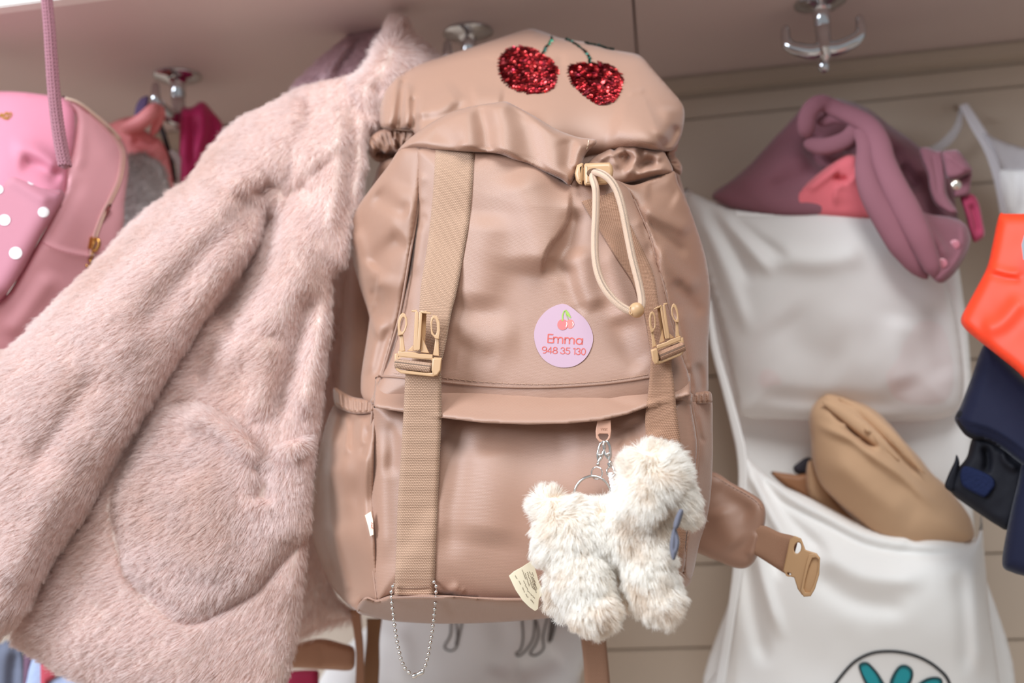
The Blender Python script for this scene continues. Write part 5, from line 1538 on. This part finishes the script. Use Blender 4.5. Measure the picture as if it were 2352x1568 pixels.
tag(mesh('stitches', SV, SF_, knit, kc), kind='stuff')

# ================================================================ garments behind, left
jk = thing('padded_jacket', 'salmon pink padded jacket with grey fleece lining behind the pink dotted backpack', 'jacket', P(340, 480, .92))
salm = plain('salmon_cloth', (238, 146, 146), 0.55, var=0.05, scale=25)
Soft('body', [(230, 300), (254, 284), (285, 274), (320, 290), (352, 312), (366, 318), (380, 340), (389, 365), (398, 420), (400, 470), (300, 560), (230, 520)], .90, salm, jk, thick=12, w=26, back=25, step=7, noise=(2, 30),
     strokes=[('r', 9, -5, [(300, 320), (330, 330), (360, 325)]), ('r', 8, 4, [(310, 340), (335, 350), (365, 340)]), ('r', 9, -5, [(372, 350), (380, 390), (388, 440)])])
tube('collar_roll', [(278, 296, .885), (300, 292, .875), (326, 278, .872), (348, 258, .872), (362, 240, .878)], [5, 7, 7.5, 7, 5], salm, jk, sides=16, ends=4)
tube('collar_roll', [(362, 240, .878), (368, 262, .885), (358, 290, .89), (348, 312, .893)], [5, 5, 4.5, 3], salm, jk, sides=14, ends=4)
Soft('collar_inside', [(256, 284), (280, 272), (308, 266), (330, 262), (340, 240), (352, 232), (352, 262), (330, 284), (300, 294), (275, 300)], .90, plain('rose_cloth', (196, 112, 112), 0.6), jk, thick=4, w=12, back=8, step=6)
flm = plain('grey_fleece', (186, 180, 178), 0.95, var=0.12, scale=160, bump=0.8)
fle = Soft('fleece_lining', [(270, 372), (297, 356), (330, 352), (348, 362), (362, 368), (376, 386), (390, 430), (396, 470), (300, 540), (262, 480)], .885, flm, jk, thick=8, w=20, back=10, step=6, noise=(2, 14))
tag(fle.o, 'grey fleece lining')
fur('fleece_pile', [front_tris(fle)], 3500, 4, comb([(320, 400, -.3, 1), (350, 440, .3, 1)]), furmat('grey_pile', (214, 208, 206), (176, 170, 168)), fle.o, lift=(1.3, .7), radius=(.16, .08), clump=.5, cell=9, wild=2, jit=.8, seg=3)
kt = Soft('hanger_loop', [(309, 268), (312, 245), (320, 229), (330, 222), (342, 221), (340, 240), (334, 262), (322, 272)], .888, plain('violet_knit', (110, 92, 132), 0.9, var=0.15, scale=250, bump=0.6), jk, thick=3, w=8, back=5, step=4)
tag(kt.o, 'violet knitted loop')
strap_o = tube('dark_lace', [(360, 250, .915), (366, 280, .915), (379, 318, .915), (388, 350, .915), (396, 385, .91), (400, 420, .91)], 2.6, plain('dark_lace', (66, 58, 58), 0.7), None, sides=10)
tag(strap_o, 'thin dark lace hanging down below the left chrome hook', 'cord')
lp = tube('white_loop', [(392, 346, .90), (402, 358, .90), (412, 375, .90), (415, 400, .90), (411, 420, .90), (404, 450, .90)], [2.5, 4, 4, 4, 4, 4], plain('grey_white_tape', (176, 164, 158), 0.7), None, sides=10, flat=.35)
tag(lp, 'narrow off-white tape loop beside the magenta garment', 'strap')
mg = Soft('magenta_garment', [(415, 254), (440, 246), (462, 233), (474, 238), (486, 252), (515, 292), (500, 330), (460, 380), (420, 440), (412, 400), (412, 330)], [(415, 254, .905), (515, 292, .94), (420, 440, .90)],
          plain('magenta_cloth', (188, 30, 96), 0.6, var=0.05, scale=20, sheen=.3), None, thick=8, w=20, back=14, step=6, strokes=[('r', 8, -4, [(440, 255), (442, 320), (440, 390)]), ('r', 10, 4, [(462, 240), (466, 300), (450, 360)]), ('r', 7, -4, [(484, 260), (490, 300), (470, 350)])])
tag(mg.o, 'magenta garment hanging between the chrome hook and the fur coat shoulder', 'garment')
mg2 = Soft('magenta_cloth', [(655, 1541), (700, 1538), (733, 1538), (732, 1620), (650, 1620)], .90, plain('crimson_cloth', (158, 14, 62), 0.7), None, thick=6, w=16, back=10, step=9, sharp=True)
tag(mg2.o, 'crimson cloth corner at the bottom edge beneath the brown shoulder strap', 'cloth')
sw = thing('striped_sweater', 'pale blue and red knitted sweater peeking out below the hem of the fur coat', 'sweater', P(110, 1620, .86))
Soft('blue_panel', [(58, 1640), (62, 1560), (78, 1505), (95, 1500), (110, 1520), (150, 1545), (230, 1570), (260, 1640)], .84, plain('pale_blue_knit', (172, 184, 214), 0.9, bump=.5, scale=300, var=.06), sw, thick=6, w=20, back=14, step=8)
Soft('red_panel', [(93, 1640), (93, 1520), (104, 1522), (136, 1550), (110, 1566), (104, 1640)], .832, plain('coral_red_knit', (190, 74, 88), 0.9), sw, thick=3, w=10, back=6, step=6, sharp=True)
Soft('mauve_panel', [(52, 1640), (55, 1498), (78, 1508), (66, 1560), (60, 1640)], .848, plain('plum_knit', (116, 84, 104), 0.95, bump=.6, scale=300, var=.15), sw, thick=3, w=8, back=6, step=5, sharp=True)
gb = Soft('grey_cloth', [(-70, 1480), (0, 1478), (14, 1468), (30, 1478), (54, 1500), (52, 1640), (-70, 1640)], .93, plain('slate_cloth', (112, 116, 134), 0.8, var=.2, scale=12), None, thick=10, w=40, back=14, step=10, strokes=[('r', 14, -8, [(40, 1480), (30, 1540), (28, 1620)])])
tag(gb.o, 'slate grey cloth in the bottom left corner below the fur sleeve', 'cloth')

# ================================================================ white canvas with drawn horse legs, below the backpack
cw = plain('white_cotton', (240, 237, 234), 0.75, var=0.03, scale=18, bump=0.12)
hb_ = thing('horse_print_bag', 'white cotton bag printed with grey line-drawn animal legs, hanging below the beige backpack', 'bag', P(1120, 1640, .97))
hp = Soft('bag_body', [(735, 1560), (800, 1480), (870, 1420), (1000, 1380), (1300, 1380), (1350, 1400), (1368, 1440), (1352, 1500), (1330, 1570), (1330, 1660), (730, 1660)], [(735, 1560, .985), (1050, 1500, .955), (1368, 1440, .99), (1050, 1660, .945)], cw, hb_, thick=14, w=70, back=12, step=9, noise=(2, 90),
          strokes=[('r', 30, -5, [(1150, 1400), (1160, 1480), (1140, 1560)]), ('r', 24, 4, [(900, 1440), (930, 1500), (920, 1580)]), ('r', 26, -5, [(1290, 1500), (1240, 1530), (1180, 1545)]), ('r', 20, -5, [(870, 1440), (850, 1520), (820, 1600)])])
gl = plain('grey_line_print', (104, 98, 94), 0.8)
for l in ([(1036, 1420), (1034, 1458), (1022, 1480), (1022, 1489), (1036, 1494), (1048, 1485), (1054, 1460), (1063, 1420)], [(1047, 1425), (1050, 1460), (1046, 1480)],
                             [(1198, 1415), (1201, 1463), (1195, 1492), (1184, 1500), (1193, 1506), (1210, 1490), (1225, 1463), (1228, 1415)], [(1232, 1425), (1237, 1455), (1229, 1482), (1217, 1500), (1230, 1505), (1248, 1490), (1247, 1462), (1257, 1418)],
                             [(1273, 1410), (1268, 1440), (1262, 1475)], [(1278, 1412), (1274, 1440), (1266, 1470)], [(1268, 1414), (1263, 1445), (1259, 1472)]):
    strokes_mesh('printed_leg', [resample(cat(l, 6), 4)], 4.0, hp.y, gl, hp.o, lift=1.0, thick=0.2)

# ================================================================ white canvas wall pockets, right
org = thing('hanging_pockets', 'white canvas hanging organiser with two stuffed pockets and an embroidered teal flower', 'organiser', P(1960, 1640, .98))
Soft('back_panel', [(1570, 440), (1640, 462), (1900, 470), (2060, 480), (2180, 560), (2215, 700), (2232, 880), (2236, 1060), (2240, 1240), (2300, 1660), (1650, 1660), (1690, 1320), (1700, 1060), (1660, 860), (1600, 640)], [(1570, 440, .995), (2180, 560, 1.0), (2300, 1600, .985), (1650, 1600, .99), (1950, 1050, .985)], cw, org, thick=6, w=30, back=8, step=10, noise=(2, 90))
cwt, nt__, b__ = nodes('thin_white_cotton')
b__.inputs['Base Color'].default_value = lin((240, 237, 234))
b__.inputs['Roughness'].default_value = 0.8
b__.inputs['Alpha'].default_value = 0.72
up = Soft('upper_pocket', [(1576, 446), (1640, 464), (1692, 479), (1760, 480), (1850, 478), (1930, 478), (2000, 482), (2060, 488), (2110, 520), (2150, 590), (2185, 680), (2205, 780), (2214, 880), (2200, 940), (2150, 962), (2040, 968), (1900, 966), (1780, 962), (1705, 955), (1690, 900), (1670, 800), (1640, 680), (1605, 560)],
          [(1576, 446, .985), (1930, 478, .93), (1690, 479, .955), (2205, 780, .965), (2000, 968, .955), (1700, 950, .965), (1950, 750, .935)], cwt, org, thick=26, w=140, back=14, step=8, noise=(2, 110),
          strokes=[('r', 18, 6, [(1590, 470), (1640, 560), (1690, 680), (1720, 780)]), ('r', 16, -7, [(1610, 470), (1670, 550), (1730, 660)]), ('r', 16, 6, [(1640, 475), (1710, 550), (1780, 640)]), ('r', 14, -5, [(1670, 490), (1740, 550), (1820, 600)]), ('r', 14, -6, [(1580, 480), (1625, 600), (1655, 720)]),
                   ('r', 30, 6, [(1760, 580), (1880, 600), (2000, 570)]), ('r', 60, -5, [(1780, 720), (1850, 800), (1950, 850)]), ('r', 30, -5, [(2160, 680), (2150, 780), (2175, 880)]), ('r', 40, 6, [(2080, 720), (2060, 820), (2080, 900)]), ('r', 20, -4, [(1720, 905), (1900, 920), (2100, 930)])])
ribbon('pocket_hem', [(1688, 477), (1760, 478), (1850, 475), (1930, 475), (2000, 480), (2062, 487)], [(1690, 497), (1760, 498), (1850, 496), (1930, 495), (2000, 500), (2062, 507)], up.y, cw, org, n=50, lift=1.0, thick=2)
ribbon('edge_binding', [(1622, 690), (1634, 800), (1660, 900), (1682, 990), (1692, 1040), (1696, 1100), (1690, 1200), (1684, 1300), (1668, 1420), (1640, 1580)], [(1632, 690), (1648, 790), (1676, 890), (1702, 985), (1714, 1040), (1716, 1100), (1714, 1200), (1706, 1300), (1688, 1420), (1664, 1580)],
       [(1640, 700, .955), (1700, 1000, .925), (1700, 1200, .92), (1650, 1580, .925)], cw, org, n=60, lift=1.0, thick=3)
lo_ = Soft('lower_pocket', [(1706, 1042), (1716, 1050), (1760, 1092), (1800, 1116), (1840, 1134), (1892, 1160), (1950, 1190), (2000, 1213), (2040, 1222), (2080, 1224), (2100, 1238), (2140, 1232), (2180, 1236), (2230, 1244), (2248, 1220), (2254, 1180), (2262, 1280), (2275, 1420), (2295, 1560), (2300, 1660), (1640, 1660), (1668, 1500), (1690, 1360), (1704, 1200)],
            [(1706, 1042, .95), (1950, 1190, .92), (2254, 1180, .965), (2230, 1240, .93), (2295, 1560, .945), (1650, 1600, .955), (1950, 1450, .905)], cw, org, thick=20, w=110, back=14, step=7, noise=(2, 110),
            strokes=[('r', 10, 5, [(1716, 1052), (1800, 1130), (1900, 1185), (2000, 1232), (2120, 1250), (2240, 1252)]), ('r', 8, -5, [(1722, 1072), (1800, 1152), (1900, 1208), (2000, 1256), (2120, 1272), (2240, 1272)]),
                     ('r', 12, 7, [(1716, 1070), (1770, 1180), (1840, 1300)]), ('r', 13, -8, [(1716, 1090), (1755, 1220), (1800, 1340)]), ('r', 14, 7, [(1720, 1140), (1745, 1300), (1800, 1480)]), ('r', 16, -7, [(1730, 1060), (1810, 1190), (1920, 1290)]), ('r', 20, -8, [(1712, 1250), (1730, 1400), (1760, 1540)]),
                     ('r', 26, 6, [(1860, 1240), (1980, 1320), (2140, 1330)]), ('r', 26, -5, [(1850, 1300), (1960, 1380), (2100, 1400)]), ('r', 20, 5, [(2235, 1260), (2240, 1400), (2250, 1560)]), ('r', 18, -4, [(2200, 1300), (2215, 1420), (2220, 1560)])])
blk = plain('black_embroidery', (30, 34, 40), 0.7)
tealm = plain('teal_applique', (28, 150, 160), 0.7, var=.05, scale=120)
ringp = cat([(1890, 1640), (1905, 1590), (1930, 1552), (1962, 1518), (2000, 1499), (2040, 1494), (2080, 1498), (2120, 1511), (2156, 1534), (2182, 1566), (2200, 1640)], 8)
hd = resample(ringp, 3.4)
hdn = np.gradient(hd, axis=0)
hdn /= np.linalg.norm(hdn, axis=1)[:, None]
nn_ = np.stack([-hdn[:, 1], hdn[:, 0]], 1)
strokes_mesh('blanket_stitch', [[p - n * 1, p + n * 5] for p, n in zip(hd, nn_)] + [hd], 2.2, lo_.y, blk, lo_.o, lift=0.9, thick=0.4)
pet = [(cat([(1973, 1532), (1978, 1523), (1990, 1521), (2002, 1530), (2020, 1552), (2040, 1590), (2044, 1620), (2030, 1630), (2010, 1608), (1988, 1570)], 6, True)), (cat([(2046, 1600), (2044, 1570), (2052, 1548), (2066, 1530), (2082, 1528), (2096, 1540), (2094, 1562), (2078, 1590), (2060, 1615)], 6, True)),
       (cat([(2080, 1610), (2100, 1580), (2126, 1560), (2150, 1555), (2164, 1562), (2160, 1580), (2136, 1600), (2100, 1625)], 6, True))]
for p in pet:
    pp = patch('flower_petal', resample(p, 3, True), lo_.y, tealm, lo_.o, 0.8)
    e_ = resample(p, 4.2, True)
    c_ = e_.mean(0)
    strokes_mesh('petal_stitching', [np.vstack([e_, e_[:1]])] + [[a_, a_ + (c_ - a_) / np.linalg.norm(c_ - a_) * 7] for a_ in e_], 1.8, lo_.y, blk, lo_.o, lift=1.1, thick=0.3)

# ---- clothes in the upper pocket
mvp = plain('mauve_rib', (140, 92, 102), 0.85, spec=.2, sheen=.2, var=.04, scale=60)
mv = weave('mauve_jersey', (140, 92, 102), 1.0, 0.15, 0.03, rough=.85, spec=.2, sheen=.4)
sh = thing('mauve_sweatshirt', 'crumpled mauve sweatshirt with press studs spilling over the rim of the upper canvas pocket', 'sweatshirt', P(1960, 660, .93))
Soft('body', [(1635, 447), (1680, 414), (1721, 379), (1750, 348), (1781, 314), (1810, 284), (1839, 250), (1862, 228), (1885, 223), (1920, 226), (1953, 234), (1989, 247), (2020, 268), (2042, 286), (2080, 312), (2117, 339), (2150, 350), (2180, 380), (2190, 440), (2200, 540), (2140, 560), (2060, 500), (1960, 500), (1800, 500), (1696, 482), (1656, 468)],
     [(1635, 447, .97), (1885, 223, .985), (2117, 339, .985), (1900, 420, .94), (1700, 480, .95), (2180, 500, .95)], mv, sh, thick=18, w=50, back=30, step=6, noise=(1.5, 50),
     strokes=[('r', 26, 5, [(1680, 430), (1760, 400), (1850, 330)]), ('r', 20, -5, [(1760, 440), (1840, 410), (1880, 370)]), ('r', 16, -14, [(1862, 300), (1866, 340), (1880, 370), (1920, 390)]), ('r', 14, -14, [(1936, 350), (1960, 330), (1970, 310)]), ('r', 16, 6, [(1950, 240), (2020, 290), (2080, 350)]), ('r', 16, -9, [(2040, 330), (2080, 390), (2120, 450)]), ('r', 18, -10, [(2060, 380), (2090, 420), (2110, 440)])])
fold = [(1858, 318, .915), (1852, 290, .910), (1856, 262, .908), (1870, 243, .908), (1888, 236, .910), (1908, 244, .912), (1930, 254, .910), (1958, 266, .906), (1990, 284, .902), (2010, 306, .898), (2022, 334, .894), (2030, 370, .890), (2050, 420, .886), (2080, 480, .884), (2110, 540, .884), (2136, 600, .888), (2150, 636, .892)]
tube('folded_hem', fold, [7, 8, 8, 8, 8, 8, 8, 8.5, 9, 9, 9.5, 10, 11, 12, 11, 8, 5], mvp, sh, sides=18, ends=4, flat=0.62)
fold2 = [(1858, 318, .918), (1866, 330, .914), (1890, 336, .910), (1920, 330, .908), (1946, 318, .908), (1962, 300, .908), (1968, 284, .910), (1950, 272, .914), (1918, 268, .916), (1892, 276, .918), (1882, 270, .92)]
tube('folded_hem', fold2, [6, 7.5, 8, 8, 8, 7.5, 7, 7, 7, 6, 5], mvp, sh, sides=16, ends=4, flat=0.62)
tube('folded_hem', [(1962, 296, .906), (1982, 310, .902), (1990, 340, .898), (1988, 380, .894), (1994, 420, .890), (2010, 460, .888), (2040, 510, .888), (2070, 560, .89), (2100, 600, .894), (2130, 640, .90)], [6, 8, 8.5, 9, 10, 11, 12, 12, 10, 5], mvp, sh, sides=16, ends=4, flat=0.62)
slv = Soft('sleeve', [(1985, 345), (2010, 350), (2030, 380), (2060, 440), (2090, 470), (2130, 490), (2190, 500), (2222, 520), (2228, 560), (2205, 610), (2180, 640), (2160, 650), (2140, 638), (2100, 590), (2060, 530), (2020, 470), (1990, 420)], [(1985, 345, .905), (2160, 650, .90), (2222, 520, .92), (2050, 480, .893)], mv, sh, thick=10, w=26, back=14, step=5, noise=(1, 40),
           strokes=[('r', 10, -6, [(2060, 450), (2100, 520), (2140, 600)]), ('r', 5, 2, [(2040, 400), (2080, 490), (2150, 630)]), ('r', 12, 5, [(2100, 480), (2150, 550), (2180, 600)]), ('s', 14, 2.5, [(2150, 638), (2190, 600), (2206, 560), (2204, 500)])])
for x, y in ((2163, 605), (2192, 562)):
    lathe('press_stud', [(0.0045, 0), (0.0045, 0.0006), (0.0036, 0.0012), (0.0012, 0.0014)], plain('mauve_stud', (186, 116, 128), 0.3), sh, P(x, y, float(slv.at(x, y)[0])), tuple(CAM - P(x, y, .9)), 18)
Soft('cuff', [(2112, 342), (2130, 338), (2150, 346), (2166, 350), (2172, 400), (2174, 440), (2190, 470), (2200, 488), (2180, 490), (2150, 470), (2136, 440), (2130, 400), (2118, 370)], [(2112, 342, .93), (2200, 488, .915), (2150, 420, .912)], mv, sh, thick=6, w=12, back=10, step=4, strokes=[('r', 4, -1.5, [(2140, 350), (2150, 400), (2156, 450)]), ('r', 3, -1, [(2152, 355), (2160, 400), (2164, 440)])])
Soft('cuff', [(2164, 350), (2185, 344), (2202, 346), (2220, 368), (2234, 392), (2215, 404), (2195, 412), (2175, 408), (2168, 380)], [(2164, 350, .92), (2234, 392, .915)], mv, sh, thick=8, w=14, back=12, step=4, strokes=[('r', 6, 2, [(2175, 355), (2200, 375), (2225, 392)])])
Soft('cuff', [(2196, 412), (2216, 402), (2232, 394), (2230, 420), (2226, 446), (2205, 452), (2190, 450)], .925, mv, sh, thick=3, w=10, back=8, step=4)
tag(ball('snap_button', P(2196, 424, .905), 0.0048, plain('nickel_snap', (226, 214, 200), 0.2, 0.9), sh, 16, 10, (1, .5, 1)), 'shiny nickel snap button')
cor = Soft('coral_top', [(1806, 476), (1820, 452), (1850, 424), (1880, 398), (1917, 370), (1940, 356), (1960, 354), (1974, 364), (1982, 400), (1996, 430), (2014, 468), (2010, 500), (1900, 505), (1810, 500)], [(1806, 476, .935), (1950, 360, .92), (2014, 468, .92), (1900, 440, .918)], plain('coral_jersey', (216, 104, 112), 0.85, var=.04, scale=60, sheen=.3), None, thick=12, w=26, back=16, step=5,
           strokes=[('s', 22, 6, [(1914, 480), (1914, 440), (1930, 420), (1950, 414), (1964, 396), (1964, 366)]), ('r', 8, -6, [(1916, 400), (1930, 412), (1950, 412)]), ('r', 10, 4, [(1850, 440), (1890, 410), (1930, 380)])])
Soft('tucked_end', [(1720, 820), (1760, 700), (1850, 640), (1960, 640), (2040, 560), (2120, 560), (2160, 640), (2180, 760), (2190, 880), (2150, 930), (2000, 940), (1850, 930), (1740, 900)], .974, plain('pink_jersey', (226, 120, 120), 0.85), cor.o, thick=10, w=80, back=8, step=12, noise=(4, 60))
tag(cor.o, 'coral pink top tucked under the mauve sweatshirt in the upper canvas pocket', 'garment')
dp = thing('raspberry_garment', 'raspberry pink garment edge sticking out right of the mauve sweatshirt', 'garment', P(2250, 555, .94))
Soft('cloth', [(2205, 450), (2224, 444), (2240, 450), (2250, 470), (2258, 510), (2262, 538), (2250, 552), (2236, 555), (2226, 530), (2216, 490)], .935, plain('raspberry_jersey', (168, 56, 88), 0.85, sheen=.3), dp, thick=6, w=12, back=10, step=4, strokes=[('r', 7, -5, [(2228, 465), (2240, 500), (2246, 540)])])
# ---- tan trousers in the lower pocket
tanm = weave('tan_cotton', (204, 166, 132), 1.0, 0.12, 0.03, rough=.8, spec=.2, sheen=.3)
tanp = plain('tan_cotton_fold', (204, 166, 132), 0.85, spec=.2, sheen=.2)
tr_ = thing('tan_trousers', 'rolled tan cotton trousers stuffed into the lower canvas pocket', 'trousers', P(2030, 1240, .93))
Soft('roll', [(1858, 962), (1862, 940), (1872, 922), (1890, 902), (1902, 896), (1930, 904), (1958, 916), (1990, 930), (2019, 949), (2048, 978), (2075, 1010), (2110, 1048), (2141, 1087), (2170, 1112), (2196, 1143), (2216, 1168), (2232, 1198), (2234, 1240), (2180, 1260), (2080, 1260), (2020, 1240), (1964, 1190), (1920, 1150), (1884, 1110), (1866, 1060), (1862, 1010)],
     [(1858, 962, .935), (1902, 896, .945), (2196, 1143, .945), (2234, 1240, .935), (1884, 1110, .93), (2000, 1050, .918)], tanm, tr_, thick=30, w=80, back=30, step=6, noise=(1, 60),
     strokes=[('r', 10, 6, [(1862, 965), (1900, 985), (1960, 1010), (2010, 1050), (2080, 1100), (2160, 1180)]), ('r', 12, -12, [(1905, 930), (1940, 960), (1980, 1005), (2020, 1035)]), ('r', 8, 6, [(1900, 920), (1950, 945), (2000, 990), (2040, 1040)]), ('r', 8, -7, [(1960, 935), (2010, 980), (2060, 1040), (2120, 1100)]), ('r', 7, 5, [(1920, 910), (1990, 950), (2050, 1010), (2120, 1090)]),
              ('r', 7, 6, [(1935, 985), (1945, 965), (1960, 968)]), ('r', 7, 6, [(1975, 1010), (1985, 990), (2002, 992)]), ('r', 30, 5, [(1900, 1040), (1980, 1110), (2100, 1190)])])
for nm_p, rr_ in (([(1888, 922, .915), (1930, 946, .906), (1975, 980, .898), (2020, 1016, .896), (2066, 1058, .898)], [3, 5, 6, 5, 2]), ([(1926, 914, .922), (1990, 954, .912), (2050, 1008, .906), (2124, 1088, .910)], [2, 5, 5, 2])):
    tube('rolled_fold', nm_p, rr_, tanp, tr_, sides=14, ends=5, flat=.7)
Soft('under_fold', [(1854, 1066), (1866, 1058), (1890, 1100), (1930, 1160), (1990, 1220), (1940, 1200), (1892, 1165), (1862, 1145), (1852, 1110)], .945, tanm, tr_, thick=8, w=16, back=12, step=6)
bt_ = Soft('brown_belt', [(1770, 1084), (1800, 1086), (1830, 1090), (1862, 1092), (1866, 1150), (1850, 1145), (1800, 1115)], .95, plain('brown_leatherette', (150, 102, 68), 0.55, var=.06, scale=30), None, thick=5, w=10, back=8, step=6)
tag(bt_.o, 'brown strap end inside the lower canvas pocket, left of the tan trousers', 'strap')
nv = Soft('navy_scrap', [(1822, 1072), (1836, 1060), (1852, 1050), (1866, 1056), (1866, 1090), (1840, 1090), (1826, 1086)], .96, plain('dark_navy', (42, 38, 48), 0.7), None, thick=5, w=9, back=8, step=5)
tag(nv.o, 'small dark navy cloth corner behind the tan trousers', 'cloth')

# ================================================================ orange and navy rain jacket, right edge
rj = thing('rain_jacket', 'orange and navy rain jacket with a strapped cuff, cut by the right edge', 'jacket', P(2330, 1320, .85))
om = plain('orange_nylon', (236, 62, 26), 0.55, var=.03, scale=10)
nm_ = weave('navy_nylon', (14, 18, 44), 1.0, .15, .05, rough=.7, spec=.25)
Soft('orange_panel', [(2295, 494), (2310, 491), (2352, 491), (2430, 491), (2430, 960), (2352, 868), (2290, 815), (2240, 776), (2214, 752), (2207, 732), (2222, 700), (2246, 656), (2268, 611), (2280, 560)], [(2295, 494, .835), (2207, 732, .825), (2352, 870, .80), (2430, 600, .79)], om, rj, thick=12, w=24, back=20, step=7, noise=(1.2, 70),
     strokes=[('r', 8, 2.5, [(2270, 612), (2310, 625), (2350, 630)]), ('r', 7, -2.5, [(2262, 625), (2310, 638), (2350, 642)]), ('r', 20, 4, [(2352, 680), (2300, 740), (2250, 760)])])
patch('reflective_strip', [(2346, 562), (2352, 540), (2372, 520), (2372, 600), (2350, 596)], lambda q: np.full(len(q), .787), plain('silver_reflective', (176, 182, 190), 0.35, .4), rj, 0)
Soft('navy_sleeve', [(2262, 790), (2300, 815), (2352, 868), (2430, 940), (2430, 1120), (2352, 1070), (2300, 1030), (2262, 1012), (2238, 1008), (2212, 993), (2193, 965), (2196, 950), (2207, 930), (2230, 870)], [(2262, 790, .85), (2193, 965, .845), (2352, 1000, .82), (2430, 1000, .815)], nm_, rj, thick=16, w=36, back=22, step=7, noise=(1, 60),
     strokes=[('s', 40, 4, [(2430, 1100), (2330, 1020), (2270, 985), (2220, 970), (2196, 952)])])
blkm = plain('black_nylon', (20, 20, 28), 0.7, spec=.25, var=.1, scale=40)
Soft('cuff', [(2196, 958), (2212, 940), (2262, 955), (2310, 985), (2380, 1040), (2380, 1090), (2310, 1035), (2262, 1012), (2238, 1010), (2212, 994)], [(2196, 958, .84), (2300, 1000, .825), (2380, 1060, .815)], blkm, rj, thick=8, w=16, back=12, step=5)
Soft('inner_cuff', [(2240, 1000), (2300, 1020), (2360, 1050), (2356, 1110), (2340, 1180), (2316, 1216), (2290, 1206), (2250, 1180), (2201, 1146), (2186, 1132), (2176, 1118), (2196, 1080), (2220, 1050)], [(2240, 1000, .845), (2176, 1118, .85), (2316, 1216, .84), (2360, 1050, .83)], blkm, rj, thick=12, w=24, back=16, step=6, noise=(1, 30),
     strokes=[('r', 8, -8, [(2262, 1020), (2268, 1060), (2262, 1090)]), ('r', 8, 5, [(2300, 1030), (2310, 1060), (2340, 1080)])])
Soft('cuff_edge', [(2170, 1118), (2178, 1090), (2192, 1060), (2196, 1044), (2201, 1050), (2204, 1068), (2198, 1100), (2190, 1128)], .842, blkm, rj, thick=4, w=7, back=5, step=4)
ve = Soft('velcro_tab', [(2212, 1072), (2230, 1072), (2260, 1084), (2280, 1096), (2286, 1112), (2278, 1128), (2262, 1142), (2245, 1136), (2225, 1126), (2210, 1114), (2205, 1090)], [(2205, 1090, .835), (2286, 1112, .825)], plain('blue_velcro', (22, 30, 60), 0.9, spec=.2, bump=.6, scale=400, var=.2), rj, thick=3, w=7, back=4, step=4)
tag(ve.o, 'dark blue fastening tab')
Soft('navy_sleeve', [(2360, 1040), (2430, 1060), (2430, 1340), (2352, 1322), (2325, 1314), (2302, 1296), (2312, 1220), (2335, 1120)], [(2302, 1296, .83), (2360, 1040, .82), (2430, 1200, .80)], nm_, rj, thick=12, w=30, back=20, step=7)

# ================================================================ sheer white bag on a small hook, upper right
wh_ = thing('wall_hook', 'tiny steel screw hook on the plank wall holding the sheer white bag', 'hook', P(2196, 248, WALLY))
tube('screw', [tuple(P(2196, 246, WALLY)), tuple(P(2196, 246, WALLY - .02))], 2.2, M['steel'], wh_, sides=10, world=True, smooth=1)
tube('hook_end', [tuple(P(2196, 246, WALLY - .02)), tuple(P(2200, 258, WALLY - .03)), tuple(P(2210, 256, WALLY - .036)), tuple(P(2214, 240, WALLY - .036))], 2.0, M['steel'], wh_, sides=10, world=True)
sb = thing('sheer_bag', 'sheer white drawstring bag hanging from the small wall hook, behind the orange jacket', 'bag', P(2340, 660, 1.0))
m_, nt_, b_ = nodes('sheer_white')
b_.inputs['Base Color'].default_value = lin((206, 202, 206))
b_.inputs['Roughness'].default_value = 0.7
b_.inputs['Alpha'].default_value = 0.45
sheer = m_
ribbon('loop_strap', [(2204, 242), (2228, 290), (2262, 350), (2284, 420), (2298, 500)], [(2222, 236), (2252, 280), (2282, 330), (2302, 400), (2316, 500)], [(2210, 240, 1.035), (2300, 480, 1.0)], plain('white_tape', (206, 200, 202), 0.7), sb, n=30, thick=2)
ribbon('loop_strap', [(2204, 244), (2190, 290), (2150, 330), (2100, 350)], [(2214, 246), (2206, 300), (2168, 344), (2110, 362)], [(2210, 240, 1.04), (2110, 350, 1.05)], sheer, sb, n=24, thick=1.5)
Soft('sheer_top', [(2226, 262), (2260, 300), (2300, 322), (2352, 338), (2430, 350), (2430, 420), (2352, 400), (2310, 396), (2280, 350), (2250, 310)], [(2226, 262, 1.035), (2430, 380, .99)], sheer, sb, thick=5, w=20, back=6, step=8, noise=(2, 30))
Soft('bag_body', [(2290, 395), (2352, 385), (2430, 380), (2430, 700), (2352, 680), (2312, 640), (2306, 520)], [(2290, 395, 1.02), (2430, 500, .98), (2312, 640, 1.0)], cw, sb, thick=14, w=40, back=14, step=8, noise=(2, 50), strokes=[('r', 12, -5, [(2330, 390), (2335, 440), (2330, 490)])])
